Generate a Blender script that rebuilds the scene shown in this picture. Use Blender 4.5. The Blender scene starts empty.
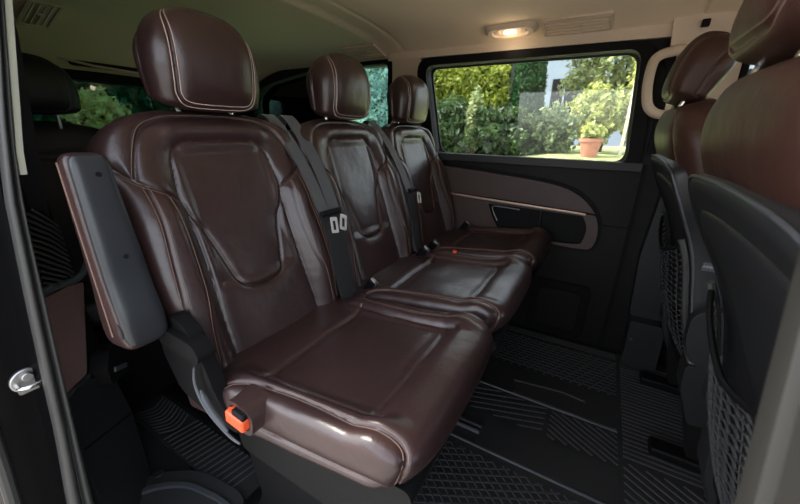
import bpy, bmesh, math, random
import numpy as np
from mathutils import Vector, Matrix, geometry, noise
random.seed(7); rng = np.random.default_rng(7)
SC = bpy.context.scene
COL = SC.collection

# ------------------------------------------------------------------ materials
def newmat(name):
    m = bpy.data.materials.new(name); m.use_nodes = True
    nt = m.node_tree
    return m, nt, nt.nodes['Principled BSDF']
def pbr(name, col, rough=.5, metal=0., bump=None, var=0., spec=.5, coat=0., sheen=0.):
    m, nt, b = newmat(name)
    b.inputs['Base Color'].default_value = (*col, 1)
    b.inputs['Roughness'].default_value = rough
    b.inputs['Metallic'].default_value = metal
    b.inputs['Specular IOR Level'].default_value = spec
    b.inputs['Coat Weight'].default_value = coat
    b.inputs['Sheen Weight'].default_value = sheen
    tc = nt.nodes.new('ShaderNodeTexCoord')
    if var:
        n = nt.nodes.new('ShaderNodeTexNoise'); n.inputs['Scale'].default_value = 9; n.inputs['Detail'].default_value = 5
        nt.links.new(tc.outputs['Object'], n.inputs['Vector'])
        r = nt.nodes.new('ShaderNodeValToRGB')
        r.color_ramp.elements[0].position = .3; r.color_ramp.elements[1].position = .7
        r.color_ramp.elements[0].color = (*[c*(1-var) for c in col], 1)
        r.color_ramp.elements[1].color = (*[min(1, c*(1+var)) for c in col], 1)
        nt.links.new(n.outputs['Fac'], r.inputs['Fac']); nt.links.new(r.outputs['Color'], b.inputs['Base Color'])
    if bump:
        kind, sc, st, dist = bump
        if kind == 'leather':
            v = nt.nodes.new('ShaderNodeTexVoronoi'); v.inputs['Scale'].default_value = sc; v.feature = 'SMOOTH_F1'
            out = v.outputs['Distance']
            n2 = nt.nodes.new('ShaderNodeTexNoise'); n2.inputs['Scale'].default_value = 22; n2.inputs['Detail'].default_value = 3
            nt.links.new(tc.outputs['Object'], n2.inputs['Vector'])
            bp2 = nt.nodes.new('ShaderNodeBump'); bp2.inputs['Strength'].default_value = .35; bp2.inputs['Distance'].default_value = .006
            nt.links.new(n2.outputs['Fac'], bp2.inputs['Height'])
        else:
            v = nt.nodes.new('ShaderNodeTexNoise'); v.inputs['Scale'].default_value = sc; v.inputs['Detail'].default_value = 3
            out = v.outputs['Fac']; bp2 = None
        nt.links.new(tc.outputs['Object'], v.inputs['Vector'])
        bp = nt.nodes.new('ShaderNodeBump'); bp.inputs['Strength'].default_value = st; bp.inputs['Distance'].default_value = dist
        nt.links.new(out, bp.inputs['Height'])
        if bp2: nt.links.new(bp2.outputs['Normal'], bp.inputs['Normal'])
        nt.links.new(bp.outputs['Normal'], b.inputs['Normal'])
    return m
M = {}
M['leather'] = pbr('brown_leather', (.034, .0170, .0168), .34, bump=('leather', 420, .22, .0008), var=.12, spec=.65)
M['leather_dark'] = pbr('black_leather', (.012, .012, .013), .45, bump=('leather', 420, .2, .0008), spec=.4)
M['leather_front'] = pbr('front_brown_leather', (.048, .0215, .0165), .45, bump=('leather', 420, .22, .0008), var=.1, spec=.3)
M['thread'] = pbr('tan_thread', (.55, .42, .37), .7)
M['thread_dark'] = pbr('brown_thread', (.17, .10, .075), .7)
M['plastic'] = pbr('charcoal_plastic', (.0080, .0078, .0082), .5, bump=('noise', 900, .15, .0006), spec=.18)
M['plastic_grey'] = pbr('grey_plastic', (.055, .060, .068), .42, bump=('noise', 900, .15, .0006))
M['plastic_mid'] = pbr('dark_grey_plastic', (.016, .0165, .0185), .48, bump=('noise', 900, .15, .0006), spec=.4)
M['plastic_arm'] = pbr('armrest_plastic', (.019, .021, .025), .34, bump=('noise', 900, .12, .0006))
M['gloss_black'] = pbr('gloss_black_paint', (.003, .003, .0035), .45, spec=.05)
M['black'] = pbr('matt_black', (.0045, .0045, .005), .6, spec=.15)
M['rubber'] = pbr('rubber_mat', (.026, .027, .029), .42, bump=('noise', 700, .2, .0008), spec=.5)
M['rubber_rib'] = pbr('rubber_rib', (.050, .051, .055), .4, spec=.55)
M['carpet'] = pbr('black_carpet', (.010, .010, .011), .95, bump=('noise', 1200, .6, .002))
M['seal'] = pbr('door_seal_rubber', (.034, .034, .033), .45, spec=.35)
M['tongue'] = pbr('pale_steel', (.62, .60, .58), .35, metal=.3)
M['step'] = pbr('step_plastic', (.034, .035, .037), .42)
M['net'] = pbr('dark_net_cord', (.030, .031, .034), .6)
M['pillar'] = pbr('pillar_trim', (.024, .0235, .022), .5, spec=.3)
M['seal_dark'] = pbr('dark_seal_rubber', (.018, .018, .018), .5)
M['beige'] = pbr('beige_headliner', (.88, .70, .49), .9, bump=('noise', 1500, .3, .0006))
M['beige_plastic'] = pbr('beige_plastic', (.66, .53, .40), .5)
M['beige_seal'] = pbr('pale_trim', (.42, .43, .36), .5)
M['brown_panel'] = pbr('brown_panel_leather', (.052, .031, .026), .5, bump=('leather', 420, .2, .0008), var=.1)
M['brown_quarter'] = pbr('brown_quarter_leather', (.19, .115, .105), .45, bump=('leather', 420, .2, .0008), var=.08)
M['copper'] = pbr('copper_strip', (.90, .68, .56), .30, metal=.8)
M['chrome'] = pbr('chrome', (.75, .75, .74), .18, metal=1.)
M['steel'] = pbr('dull_steel', (.38, .38, .38), .38, metal=1., var=.2)
M['webbing'] = pbr('grey_webbing', (.055, .056, .060), .75, bump=('noise', 1600, .5, .0008), sheen=.3)
M['webbing_dark'] = pbr('black_webbing', (.013, .013, .014), .8, bump=('noise', 1600, .5, .0008))
M['orange'] = pbr('orange_button', (.85, .10, .03), .4)
M['white_tag'] = pbr('tag_grey', (.33, .28, .27), .7)
M['ground'] = pbr('garden_gravel', (.27, .255, .23), .9, bump=('noise', 60, .6, .02), var=.25)
M['grass'] = pbr('garden_grass', (.30, .33, .13), .9, bump=('noise', 90, .8, .02), var=.35)
M['house'] = pbr('pale_render', (.25, .30, .37), .85)
M['roof_tile'] = pbr('roof_tile', (.25, .12, .09), .8)
M['terracotta'] = pbr('terracotta', (.42, .17, .11), .8, var=.15)
M['post'] = pbr('pale_wood', (.55, .50, .38), .8, var=.2)
M['bark'] = pbr('bark', (.10, .07, .045), .9, bump=('noise', 80, .8, .01), var=.3)
def emis(name, col, st):
    m, nt, b = newmat(name)
    b.inputs['Base Color'].default_value = (*col, 1); b.inputs['Emission Color'].default_value = (*col, 1)
    b.inputs['Emission Strength'].default_value = st; return m
M['lamp'] = emis('dome_lamp_lens', (1, .86, .62), 1.1)
def glass(name, tint):
    m = bpy.data.materials.new(name); m.use_nodes = True; nt = m.node_tree; nt.nodes.clear()
    o = nt.nodes.new('ShaderNodeOutputMaterial'); mx = nt.nodes.new('ShaderNodeMixShader')
    t = nt.nodes.new('ShaderNodeBsdfTransparent'); t.inputs['Color'].default_value = (*tint, 1)
    g = nt.nodes.new('ShaderNodeBsdfGlossy'); g.inputs['Roughness'].default_value = .02
    f = nt.nodes.new('ShaderNodeFresnel'); f.inputs['IOR'].default_value = 1.5
    nt.links.new(f.outputs[0], mx.inputs[0]); nt.links.new(t.outputs[0], mx.inputs[1]); nt.links.new(g.outputs[0], mx.inputs[2])
    nt.links.new(mx.outputs[0], o.inputs['Surface']); return m
M['glass'] = glass('clear_window_glass', (.93, .96, .94))
M['glass_tint'] = glass('tinted_window_glass', (.24, .38, .37))
M['glass_quarter'] = glass('quarter_window_glass', (.6, .78, .70))
def leafmat(name, c1, c2, scale=3.0, trans=.35):
    m = bpy.data.materials.new(name); m.use_nodes = True; nt = m.node_tree; nt.nodes.clear()
    o = nt.nodes.new('ShaderNodeOutputMaterial'); mx = nt.nodes.new('ShaderNodeMixShader')
    d = nt.nodes.new('ShaderNodeBsdfPrincipled'); d.inputs['Roughness'].default_value = .5
    t = nt.nodes.new('ShaderNodeBsdfTranslucent')
    tc = nt.nodes.new('ShaderNodeTexCoord'); n = nt.nodes.new('ShaderNodeTexNoise')
    n.inputs['Scale'].default_value = scale; n.inputs['Detail'].default_value = 6; n.inputs['Roughness'].default_value = .75
    r = nt.nodes.new('ShaderNodeValToRGB'); r.color_ramp.elements[0].position = .38; r.color_ramp.elements[1].position = .62
    r.color_ramp.elements[0].color = (*c1, 1); r.color_ramp.elements[1].color = (*c2, 1)
    nt.links.new(tc.outputs['Object'], n.inputs['Vector']); nt.links.new(n.outputs['Fac'], r.inputs['Fac'])
    nt.links.new(r.outputs['Color'], d.inputs['Base Color']); nt.links.new(r.outputs['Color'], t.inputs['Color'])
    mx.inputs[0].default_value = trans
    nt.links.new(d.outputs[0], mx.inputs[1]); nt.links.new(t.outputs[0], mx.inputs[2]); nt.links.new(mx.outputs[0], o.inputs['Surface'])
    return m
M['leaf_hedge'] = leafmat('yellow_green_leaves', (.16, .22, .02), (.50, .54, .09))
M['leaf_cypress'] = leafmat('cypress_leaves', (.015, .055, .018), (.04, .13, .035))
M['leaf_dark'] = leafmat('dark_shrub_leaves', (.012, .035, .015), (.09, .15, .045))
M['leaf_silver'] = leafmat('silvery_leaves', (.13, .19, .06), (.46, .50, .24), 5)
M['leaf_pale'] = leafmat('pale_leaves', (.24, .30, .07), (.62, .62, .22), 4)
M['leaf_rear'] = leafmat('deep_green_leaves', (.01, .05, .02), (.05, .17, .06))
M['leaf_blue'] = leafmat('pale_blue_leaves', (.20, .30, .30), (.75, .88, .90), 5)
M['leaf_grey'] = leafmat('grey_green_leaves', (.07, .12, .05), (.30, .36, .18), 5)
M['petal'] = leafmat('yellow_petals', (.55, .40, .10), (.85, .72, .30), 8)

# ------------------------------------------------------------------ object helpers
def tag(o, label=None, cat=None, group=None, kind=None):
    if label: o['label'] = label
    if cat: o['category'] = cat
    if group: o['group'] = group
    if kind: o['kind'] = kind
    return o
def empty(name, loc, label, cat, group=None):
    o = bpy.data.objects.new(name, None); o.location = loc; o.empty_display_size = .05
    COL.objects.link(o); return tag(o, label, cat, group)
def link(name, verts, faces, mat, parent=None, smooth=True, bevel=0, seg=2, angle=35):
    me = bpy.data.meshes.new(name); me.from_pydata([tuple(v) for v in verts], [], [tuple(f) for f in faces])
    me.materials.append(M[mat] if isinstance(mat, str) else mat); me.update()
    bm = bmesh.new(); bm.from_mesh(me); bmesh.ops.recalc_face_normals(bm, faces=bm.faces); bm.to_mesh(me); bm.free()
    o = bpy.data.objects.new(name, me); COL.objects.link(o)
    if parent is not None: o.parent = parent
    if smooth:
        for p in me.polygons: p.use_smooth = True
        me.set_sharp_from_angle(angle=math.radians(angle))
    if bevel:
        b = o.modifiers.new('bevel', 'BEVEL'); b.width = bevel; b.segments = seg; b.limit_method = 'ANGLE'; b.angle_limit = math.radians(40)
        b.harden_normals = False
    return o
class MB:
    def __init__(s): s.v = []; s.f = []
    def add(s, v, f):
        n = len(s.v); s.v += [tuple(map(float, p)) for p in v]; s.f += [tuple(i+n for i in q) for q in f]; return s
    def box(s, c, d, R=None):
        x, y, z = [k/2 for k in d]; P = [Vector((a, b, e)) for a in (-x, x) for b in (-y, y) for e in (-z, z)]
        if R is not None: P = [R @ p for p in P]
        P = [p + Vector(c) for p in P]
        return s.add(P, [(0, 1, 3, 2), (4, 6, 7, 5), (0, 4, 5, 1), (2, 3, 7, 6), (0, 2, 6, 4), (1, 5, 7, 3)])
    def tube(s, pts, r, n=8, closed=False, flat=1., up=None):
        P = [Vector(p) for p in pts]; N = len(P); rings = []; prev = None
        for i in range(N):
            if closed: t = (P[(i+1) % N]-P[i-1])
            else: t = P[min(i+1, N-1)]-P[max(i-1, 0)]
            t.normalize()
            u = Vector(up) if up else (prev if prev else (Vector((0, 0, 1)) if abs(t.z) < .9 else Vector((1, 0, 0))))
            b = t.cross(u)
            if b.length < 1e-6: b = t.orthogonal()
            b.normalize(); a = b.cross(t).normalized(); prev = a
            rr = r[i] if isinstance(r, (list, tuple)) else r
            rings.append([P[i] + a*math.cos(k*2*math.pi/n)*rr*flat + b*math.sin(k*2*math.pi/n)*rr for k in range(n)])
        V = [p for g in rings for p in g]; F = []
        for i in range(N if closed else N-1):
            j = (i+1) % N
            for k in range(n): F.append((i*n+k, i*n+(k+1) % n, j*n+(k+1) % n, j*n+k))
        if not closed: F += [tuple(range(n))[::-1], tuple((N-1)*n+k for k in range(n))]
        return s.add(V, F)
    def prism(s, pts, ax, lo, hi, holes=()):
        """outline in the plane perpendicular to axis ax (0 x: (y,z); 1 y: (x,z); 2 z: (x,y)), extruded lo..hi"""
        def P(p, t): return {0: (t, p[0], p[1]), 1: (p[0], t, p[1]), 2: (p[0], p[1], t)}[ax]
        loops = [list(pts)] + [list(h) for h in holes]
        tri = geometry.tessellate_polygon([[Vector((p[0], p[1], 0)) for p in l] for l in loops])
        flat = [p for l in loops for p in l]; n = len(flat)
        V = [P(p, lo) for p in flat]+[P(p, hi) for p in flat]
        F = [tuple(t) for t in tri]+[tuple(i+n for i in t)[::-1] for t in tri]
        o = 0
        for l in loops:
            m = len(l)
            for i in range(m): a, b = o+i, o+(i+1) % m; F.append((a, b, b+n, a+n))
            o += m
        return s.add(V, F)
    def ribbon(s, pts, sides, w, t):
        P = [Vector(p) for p in pts]; N = len(P); V = []
        for i in range(N):
            T = (P[min(i+1, N-1)]-P[max(i-1, 0)]).normalized(); S = Vector(sides[i] if isinstance(sides, list) else sides); S = (S-T*S.dot(T)).normalized()
            Nn = T.cross(S)
            for a, b in ((-1, -1), (1, -1), (1, 1), (-1, 1)): V.append(P[i]+S*w/2*a+Nn*t/2*b)
        F = []
        for i in range(N-1):
            for k in range(4): F.append((i*4+k, i*4+(k+1) % 4, i*4+4+(k+1) % 4, i*4+4+k))
        F += [(0, 1, 2, 3), tuple(4*(N-1)+k for k in (3, 2, 1, 0))]
        return s.add(V, F)
    def build(s, name, mat, parent=None, **k): return link(name, s.v, s.f, mat, parent, **k)
def rrect(x0, y0, x1, y1, r, n=5):
    rs = r if isinstance(r, (list, tuple)) else [r]*4
    out = []
    for (cx, cy, a0, q) in ((x1-rs[0], y1-rs[0], 0, rs[0]), (x0+rs[1], y1-rs[1], 90, rs[1]), (x0+rs[2], y0+rs[2], 180, rs[2]), (x1-rs[3], y0+rs[3], 270, rs[3])):
        for i in range(n+1):
            a = math.radians(a0+90*i/n); out.append((cx+q*math.cos(a), cy+q*math.sin(a)))
    return out
def rpoly(pts, rad, n=5):
    """polygon with rounded corners"""
    out = []; N = len(pts)
    for i in range(N):
        p, a, b = Vector(pts[i]), Vector(pts[i-1]), Vector(pts[(i+1) % N])
        r = rad[i] if isinstance(rad, (list, tuple)) else rad
        if r <= 0: out.append(tuple(p)); continue
        d1 = (a-p); d2 = (b-p); k = min(r, d1.length*.45, d2.length*.45); A = p+d1.normalized()*k; B = p+d2.normalized()*k
        for j in range(n+1):
            t = j/n; q = A*(1-t)**2+p*2*t*(1-t)+B*t*t; out.append((q.x, q.y))
    return out
def smooth_path(pts, n=8):
    P = [Vector(p) for p in pts]; out = []
    for i in range(len(P)-1):
        p0, p1, p2, p3 = P[max(i-1, 0)], P[i], P[i+1], P[min(i+2, len(P)-1)]
        for j in range(n):
            t = j/n; out.append(.5*((2*p1)+(p2-p0)*t+(2*p0-5*p1+4*p2-p3)*t*t+(3*p1-p0-3*p2+p3)*t**3))
    out.append(P[-1]); return out

# ------------------------------------------------------------------ upholstered bodies
def segdist(Q, S, lines):
    D = np.full(Q.shape, 1e3)
    for L in lines:
        for (a, b) in zip(L[:-1], L[1:]):
            ax, ay = a; bx, by = b; dx, dy = bx-ax, by-ay; l2 = dx*dx+dy*dy+1e-12
            t = np.clip(((Q-ax)*dx+(S-ay)*dy)/l2, 0, 1)
            D = np.minimum(D, np.hypot(Q-ax-t*dx, S-ay-t*dy))
    return D
def sm(a, b, x):
    t = np.clip((x-a)/(b-a), 0, 1); return t*t*(3-2*t)
class Body:
    """Closed cushion: rows along s, ring = superellipse across (q) and through (n)."""
    def __init__(s, rows, halfw, front, back, expo, frame, relief, lines, puff=.008, pw=.012, NR=260, seed=0, wob=.0012, weak=(), rake=0.):
        O, A, B, C = [np.array(k, float) for k in frame]   # origin, along s, across, outward(front)
        th = np.linspace(0, 2*math.pi, 1601)[:-1]
        G = []; QQ = []
        for sv in rows:
            w = halfw(sv); f = front(sv); bk = back(sv); c = (f+bk)/2; t = (f-bk)/2; e = expo
            y = w*np.sign(np.sin(th))*np.abs(np.sin(th))**(2/e); n = c-t*np.sign(np.cos(th+math.pi))*np.abs(np.cos(th+math.pi))**(2/e)
            # start at back centre (th=0 => n = back)
            n = c+t*np.sign(-np.cos(th))*np.abs(np.cos(th))**(2/e)
            d = np.hypot(np.diff(y, append=y[0]), np.diff(n, append=n[0])); L = np.concatenate([[0], np.cumsum(d)])
            tgt = np.linspace(0, L[-1], NR+1)[:-1]
            yy = np.interp(tgt, L, np.append(y, y[0])); nn = np.interp(tgt, L, np.append(n, n[0]))
            G.append(np.stack([yy, nn], 1)); QQ.append(tgt-L[-1]/2)
        G = np.array(G); Q = np.array(QQ); S = np.repeat(np.array(rows)[:, None], NR, 1)
        sign = 1.0   # ring goes back -> +y side first? handle by sign of y at q
        Q = np.where(np.abs(Q) > 0, Q, Q)
        # orientation of q: make q>0 on +y
        if G[len(rows)//2, int(NR*.7), 0] < 0: Q = -Q
        Y = G[:, :, 0]; N = G[:, :, 1]
        # 2-D outward normals of the ring
        tY = np.roll(Y, -1, 1)-np.roll(Y, 1, 1); tN = np.roll(N, -1, 1)-np.roll(N, 1, 1)
        l = np.hypot(tY, tN)+1e-9; nY, nN = tN/l, -tY/l
        cy = Y.mean(1, keepdims=True); cn = N.mean(1, keepdims=True)
        sg = np.sign((nY*(Y-cy)+nN*(N-cn)).sum(1, keepdims=True)); nY *= sg; nN *= sg
        D = segdist(Q, S, lines)
        disp = puff*(1-np.exp(-(D/pw)**1.0)) - .0032*np.exp(-(D/.0035)**2)
        if weak:
            D2 = segdist(Q, S, weak); disp = disp-.0022*np.exp(-(D2/.0040)**2)
        nz = np.array([[noise.noise(Vector((q*9+seed, sv*9, seed))) for q in row] for row, sv in zip(Q, rows)])
        disp = disp+nz*wob*2.5
        frontness = np.clip(nN, 0, 1)
        R = relief(Y, Q, S)*frontness
        # ends taper disp
        wscale = np.array([min(1, halfw(sv)/.05) for sv in rows])[:, None]
        disp = disp*wscale
        Y2 = Y+nY*disp; N2 = N+nN*disp+R
        if rake: S = S-rake*sm(.30, .47, S)*np.clip(-N2/.07, 0, 1.1)**1.3
        s.P = O+S[..., None]*A+Y2[..., None]*B+N2[..., None]*C
        s.C = C; s.B = B; s.Q = Q; s.rows = np.array(rows); s.NR = NR
        s.out = nY[..., None]*B+nN[..., None]*C
    def mesh(s, name, mat, parent, cond=None):
        nr = len(s.rows); NR = s.NR; V = s.P.reshape(-1, 3).tolist(); F = []
        for i in range(nr-1):
            for k in range(NR):
                F.append((i*NR+k, i*NR+(k+1) % NR, (i+1)*NR+(k+1) % NR, (i+1)*NR+k))
        F += [tuple(range(NR)), tuple((nr-1)*NR+k for k in range(NR))]
        return link(name, V, F, mat, parent, angle=80)
    def at(s, q, sv, off=.0006):
        r = s.rows; i = int(np.clip(np.searchsorted(r, sv)-1, 0, len(r)-2)); t = (sv-r[i])/(r[i+1]-r[i]); t = min(max(t, 0), 1)
        o = []
        for j in (i, i+1):
            idx = np.argsort(s.Q[j]); qq = s.Q[j][idx]
            o.append([np.interp(q, qq, s.P[j][idx, c]) for c in range(3)]+[np.interp(q, qq, s.out[j][idx, c]) for c in range(3)])
        o = np.array(o[0])*(1-t)+np.array(o[1])*t
        return Vector(o[:3]+o[3:]*off)
    def thread(s, line, off=0., step=.006):
        P = [Vector((a, b)) for a, b in line]; out = []
        for i in range(len(P)-1):
            d = P[i+1]-P[i]; n = max(1, int(d.length/step)); nr = Vector((-d.y, d.x)).normalized()
            for k in range(n): out.append(P[i]+d*(k/n)+nr*off)
        out.append(P[-1]+nr*off)
        return [s.at(p.x, p.y) for p in out]
def rows_between(a, b, n, endpow=2.4, both=False):
    t = np.linspace(0, 1, n)
    u = 1-(1-t)**endpow if not both else .5*(1-np.cos(math.pi*t))
    return a+(b-a)*u
def mir(L): return [(-a, b) for a, b in L]

PANEL = [(0, .466), (.06, .465), (.095, .458), (.115, .435), (.122, .40), (.128, .35), (.115, .305), (.094, .26), (.078, .20), (.066, .155), (.05, .132), (.025, .122), (0, .12)]
def softline(L, n=6): return [(p.x, p.y) for p in smooth_path([(a, b, 0) for a, b in L], n)]
PANEL = softline(PANEL, 4)
SHO = softline([(.262, .455), (.235, .436), (.20, .392), (.165, .368), (.128, .345)], 4)
L1 = softline([(.187, .377), (.188, .30), (.197, .20), (.203, .10), (.20, .0)], 4)
L2 = softline([(.150, .358), (.146, .26), (.152, .16), (.165, .09), (.170, .0)], 4)
L3 = softline([(.124, .33), (.122, .21), (.128, .07), (.13, -.02)], 4)
OUT = softline([(0, .519), (.08, .516), (.125, .506), (.158, .486), (.180, .445), (.196, .395)], 4)
def seat_relief(Y, Q, S):
    a = np.abs(Y)
    low = 1-sm(.30, .42, S)
    b = .034*sm(.118, .168, a)*low*(1-.4*sm(.12, -.02, S)) + .012*sm(.12, .19, a)*(1-low)
    lum = -.012*sm(.5, .3, S)*0
    yoke = .010*np.exp(-((S-.49)/.03)**2)*(1-sm(.10, .16, a))
    pan = -.008*sm(.0, .02, .115-a)*sm(.0, .03, S-.13)*sm(.0, .03, .465-S)
    return b+lum+yoke+pan
BO = Vector((-.63, 0, .50)); BU = (Vector((-.79, 0, 1.0))-BO).normalized(); BN = Vector((BU.z, 0, -BU.x))
SX = .40     # seat local origin sits at world x = -SX
def backrest_body():
    def hw(s):
        w = .212+.018*float(sm(-.02, .22, np.array(s)))
        if s > .40: w *= max(1e-3, 1-((s-.40)/.142)**3.0)**(1/2.6)
        return max(w, .004)
    def fr(s): return -.002-.03*max(0, (s-.47)/.072)**3
    def bk(s): return -.115+.05*max(0, (s-.44)/.102)**3
    rows = np.concatenate([np.linspace(-.035, .44, 200)[:-1], rows_between(.44, .5415, 46)])
    lines = [PANEL, mir(PANEL), SHO, mir(SHO), L3, mir(L3), OUT, mir(OUT)]; weak = [L1, mir(L1), L2, mir(L2)]
    O = BO+Vector((SX, 0, 0))
    return Body(rows, hw, fr, bk, 4.8, (O, BU, (0, 1, 0), BN), seat_relief, lines, seed=1.3, NR=440, weak=weak)
CO = Vector((-.60, 0, .497)); CV = (Vector((-.18, 0, .545))-CO).normalized(); CM = Vector((-CV.z, 0, CV.x))
NB = softline([(.212, .055), (.192, .10), (.183, .16), (.180, .25), (.186, .36), (.184, .425), (.200, .446), (.232, .456), (.29, .462)], 4)
IN = softline([(.165, .06), (.160, .12), (.155, .22), (.152, .36), (.150, .375)], 4)
CF = softline([(0, .357), (.08, .358), (.152, .352)], 4)
CR = [(0, .095), (.165, .10)]
PIPE = softline([(.250, .06), (.250, .15), (.247, .30), (.243, .40), (.240, .452)], 4)
FR2 = softline([(0, .47), (.08, .468), (.15, .455)], 3)
def cushion_relief(Y, Q, S):
    a = np.abs(Y)
    return .020*sm(.135, .18, a)*(1-sm(.36, .47, S))*sm(.0, .08, S) + .012*sm(.34, .40, S)*(1-sm(.43, .49, S)) - .006*sm(0, .02, .15-a)*sm(.09, .12, S)*(1-sm(.33, .36, S))
def cushion_body():
    def hw(s):
        w = .214+.009*float(sm(.22, .0, np.array(s)))
        if s > .37: w *= max(1e-3, 1-((s-.37)/.1178)**4.2)**(1/3.0)
        return max(w, .01)
    def fr(s): return -.004-.048*max(0, (s-.38)/.108)**3.2
    def bk(s): return -.082+.014*float(sm(.15, .42, np.array(s)))+.010*max(0, (s-.42)/.068)**3
    rows = np.concatenate([np.linspace(-.06, .40, 170)[:-1], rows_between(.40, .4875, 50)])
    lines = [NB, mir(NB), IN, mir(IN), CF, mir(CF), CR, mir(CR), PIPE, mir(PIPE)]
    O = CO+Vector((SX, 0, 0))
    return Body(rows, hw, fr, bk, 6.0, (O, CV, (0, 1, 0), CM), cushion_relief, lines, puff=.008, pw=.012, seed=5.1, NR=400, rake=.045)
HS = softline([(.088, .26), (.088, .18), (.088, .06), (.084, .030), (.068, .016), (.03, .013), (0, .013)], 4)
HSIDE = softline([(.158, .20), (.172, .14), (.160, .05), (.15, .02)], 4)
def headrest_body(origin, up, n, W=.1185, T=.064, H=.193, lines=None):
    def pr(s):
        if s < .028: return max(.02, 1-((.028-s)/.0285)**2.6)**(1/2.4)
        if s < .075: return 1
        return max(.02, 1-((s-.075)/(H-.0745))**2.5)**(1/2.2)
    hw = lambda s: W*pr(s)*(.93+.07*float(sm(0, .09, np.array(s))))
    fr = lambda s: T*pr(s)*(.90+.10*float(sm(0, .06, np.array(s))))
    bk = lambda s: -T*pr(s)*(.55+.45*float(sm(0, .12, np.array(s))))
    rows = rows_between(.0, H, 120, both=True)
    return Body(rows, hw, fr, bk, 3.1, (origin, up, (0, 1, 0), n), lambda Y, Q, S: 0*Y, lines or [HS, mir(HS), HSIDE, mir(HSIDE)], puff=.006, NR=300, seed=2.2, wob=.0008)

# ------------------------------------------------------------------ rear seats
def make_seat(yc):
    t = empty('passenger_seat', (-SX, yc, 0), 'x', 'seat', 'brown leather seats of the rear bench')
    B = backrest_body(); back = B.mesh('backrest', 'leather', t)
    for sg in (1, -1):
        mb = MB()
        for L in (SHO, L1, L2, OUT):
            l = L if sg > 0 else mir(L)
            offs = (.005,) if L is not L1 else (.005, -.005)
            for o_ in offs: mb.tube(B.thread([(p[0], p[1]) for p in l if p[1] < .535], o_*sg), .0008, 5)
        mb.build('stitching', 'thread_dark', back)
    # plastic shell behind
    sh = MB(); pts = rrect(-.205, -.05, .205, .47, [.09, .09, .03, .03], 6)
    O = BO+Vector((SX, 0, 0))
    fr = [O+BU*p[1]+Vector((0, p[0], 0))+BN*-.108 for p in pts]; bkp = [O+BU*p[1]*.97+Vector((0, p[0]*.95, 0))+BN*-.135 for p in pts]
    n = len(pts); sh.add(fr+bkp, [tuple(range(n)), tuple(range(n, 2*n))[::-1]]+[(i, (i+1) % n, (i+1) % n+n, i+n) for i in range(n)])
    sh.build('back_shell', 'plastic', t)
    Cb = cushion_body(); cu = Cb.mesh('cushion', 'leather', t)
    for sg in (1, -1):
        mb = MB()
        for L, offs in ((NB, (.004, -.004)), (PIPE, (.004,))):
            l = L if sg > 0 else mir(L)
            for o_ in offs: mb.tube(Cb.thread(l, o_*sg), .0008, 5)
        mb.build('stitching', 'thread_dark', cu)
    # headrest
    ho = Vector((-.812+SX, .003, 1.007)); hu = Vector((.13, 0, 1)).normalized(); hn = Vector((hu.z, 0, -hu.x))
    H = headrest_body(ho, hu, hn); hd = H.mesh('headrest', 'leather', t)
    for sg in (1, -1):
        mb = MB()
        l = HS if sg > 0 else mir(HS)
        for o_ in (.0045, -.0045): mb.tube(H.thread([p for p in l if p[1] < .190], o_*sg), .00085, 5)
        mb.build('stitching', 'thread', hd)
        l = HSIDE; MB().tube(H.thread(l if sg > 0 else mir(l), 0), .0006, 5).build('side_seam', 'thread_dark', hd)
    for sg in (-1, 1):
        MB().tube([ho+Vector((0, sg*.062, .03)), ho+Vector((0, sg*.062, -.05))], .0058, 10).build('headrest_post', 'chrome', hd)
        MB().tube([ho+Vector((0, sg*.062, -.012)), ho+Vector((0, sg*.062, -.024))], .013, 14).build('post_collar', 'black', hd)
    # base: side frames, cross skirt, feet
    def local(p): return (p[0]+SX, p[1], p[2])
    for sg in (-1, 1):
        m = MB(); poly = rpoly([(-.64+SX, .42), (-.22+SX, .455), (-.25+SX, .40), (-.33+SX, .33), (-.34+SX, .10), (-.30+SX, .035), (-.62+SX, .035), (-.58+SX, .12), (-.62+SX, .30)], .02)
        m.prism(poly, 1, sg*.145-.008, sg*.145+.008); m.build('side_frame', 'black', t, bevel=.003)
        MB().prism(rpoly([(-.66+SX, .012), (-.31+SX, .012), (-.31+SX, .04), (-.35+SX, .062), (-.62+SX, .062), (-.66+SX, .04)], .008), 1, sg*.145-.03, sg*.145+.03).build('floor_anchor', 'black', t, bevel=.004)
    MB().prism(rpoly([(-.60+SX, .43), (-.165+SX, .46), (-.155+SX, .44), (-.19+SX, .37), (-.30+SX, .30), (-.58+SX, .30)], .02), 1, -.18, .18).build('seat_pan', 'plastic', t, bevel=.01)
    MB().tube([(-.32+SX, -.19, .12), (-.32+SX, .19, .12)], .014, 10).build('cross_tube', 'black', t)
    return t
def copy_tree(o, parent=None):
    c = o.copy(); COL.objects.link(c)
    if parent is not None: c.parent = parent
    for ch in list(o.children): copy_tree(ch, c)
    return c
seat1 = make_seat(.50)
seat2 = copy_tree(seat1); seat2.location.y = .967
seat3 = copy_tree(seat1); seat3.location.y = 1.433
seat1['label'] = 'nearest brown leather rear seat, with the raised armrest and orange buckle tab'
seat2['label'] = 'middle brown leather rear seat, between the nearest seat and the one by the window'
seat3['label'] = 'farthest brown leather rear seat, beside the side panel under the big window'
def L(p, yc=.50): return Vector((p[0]+SX, p[1]-yc, p[2]))

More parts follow.
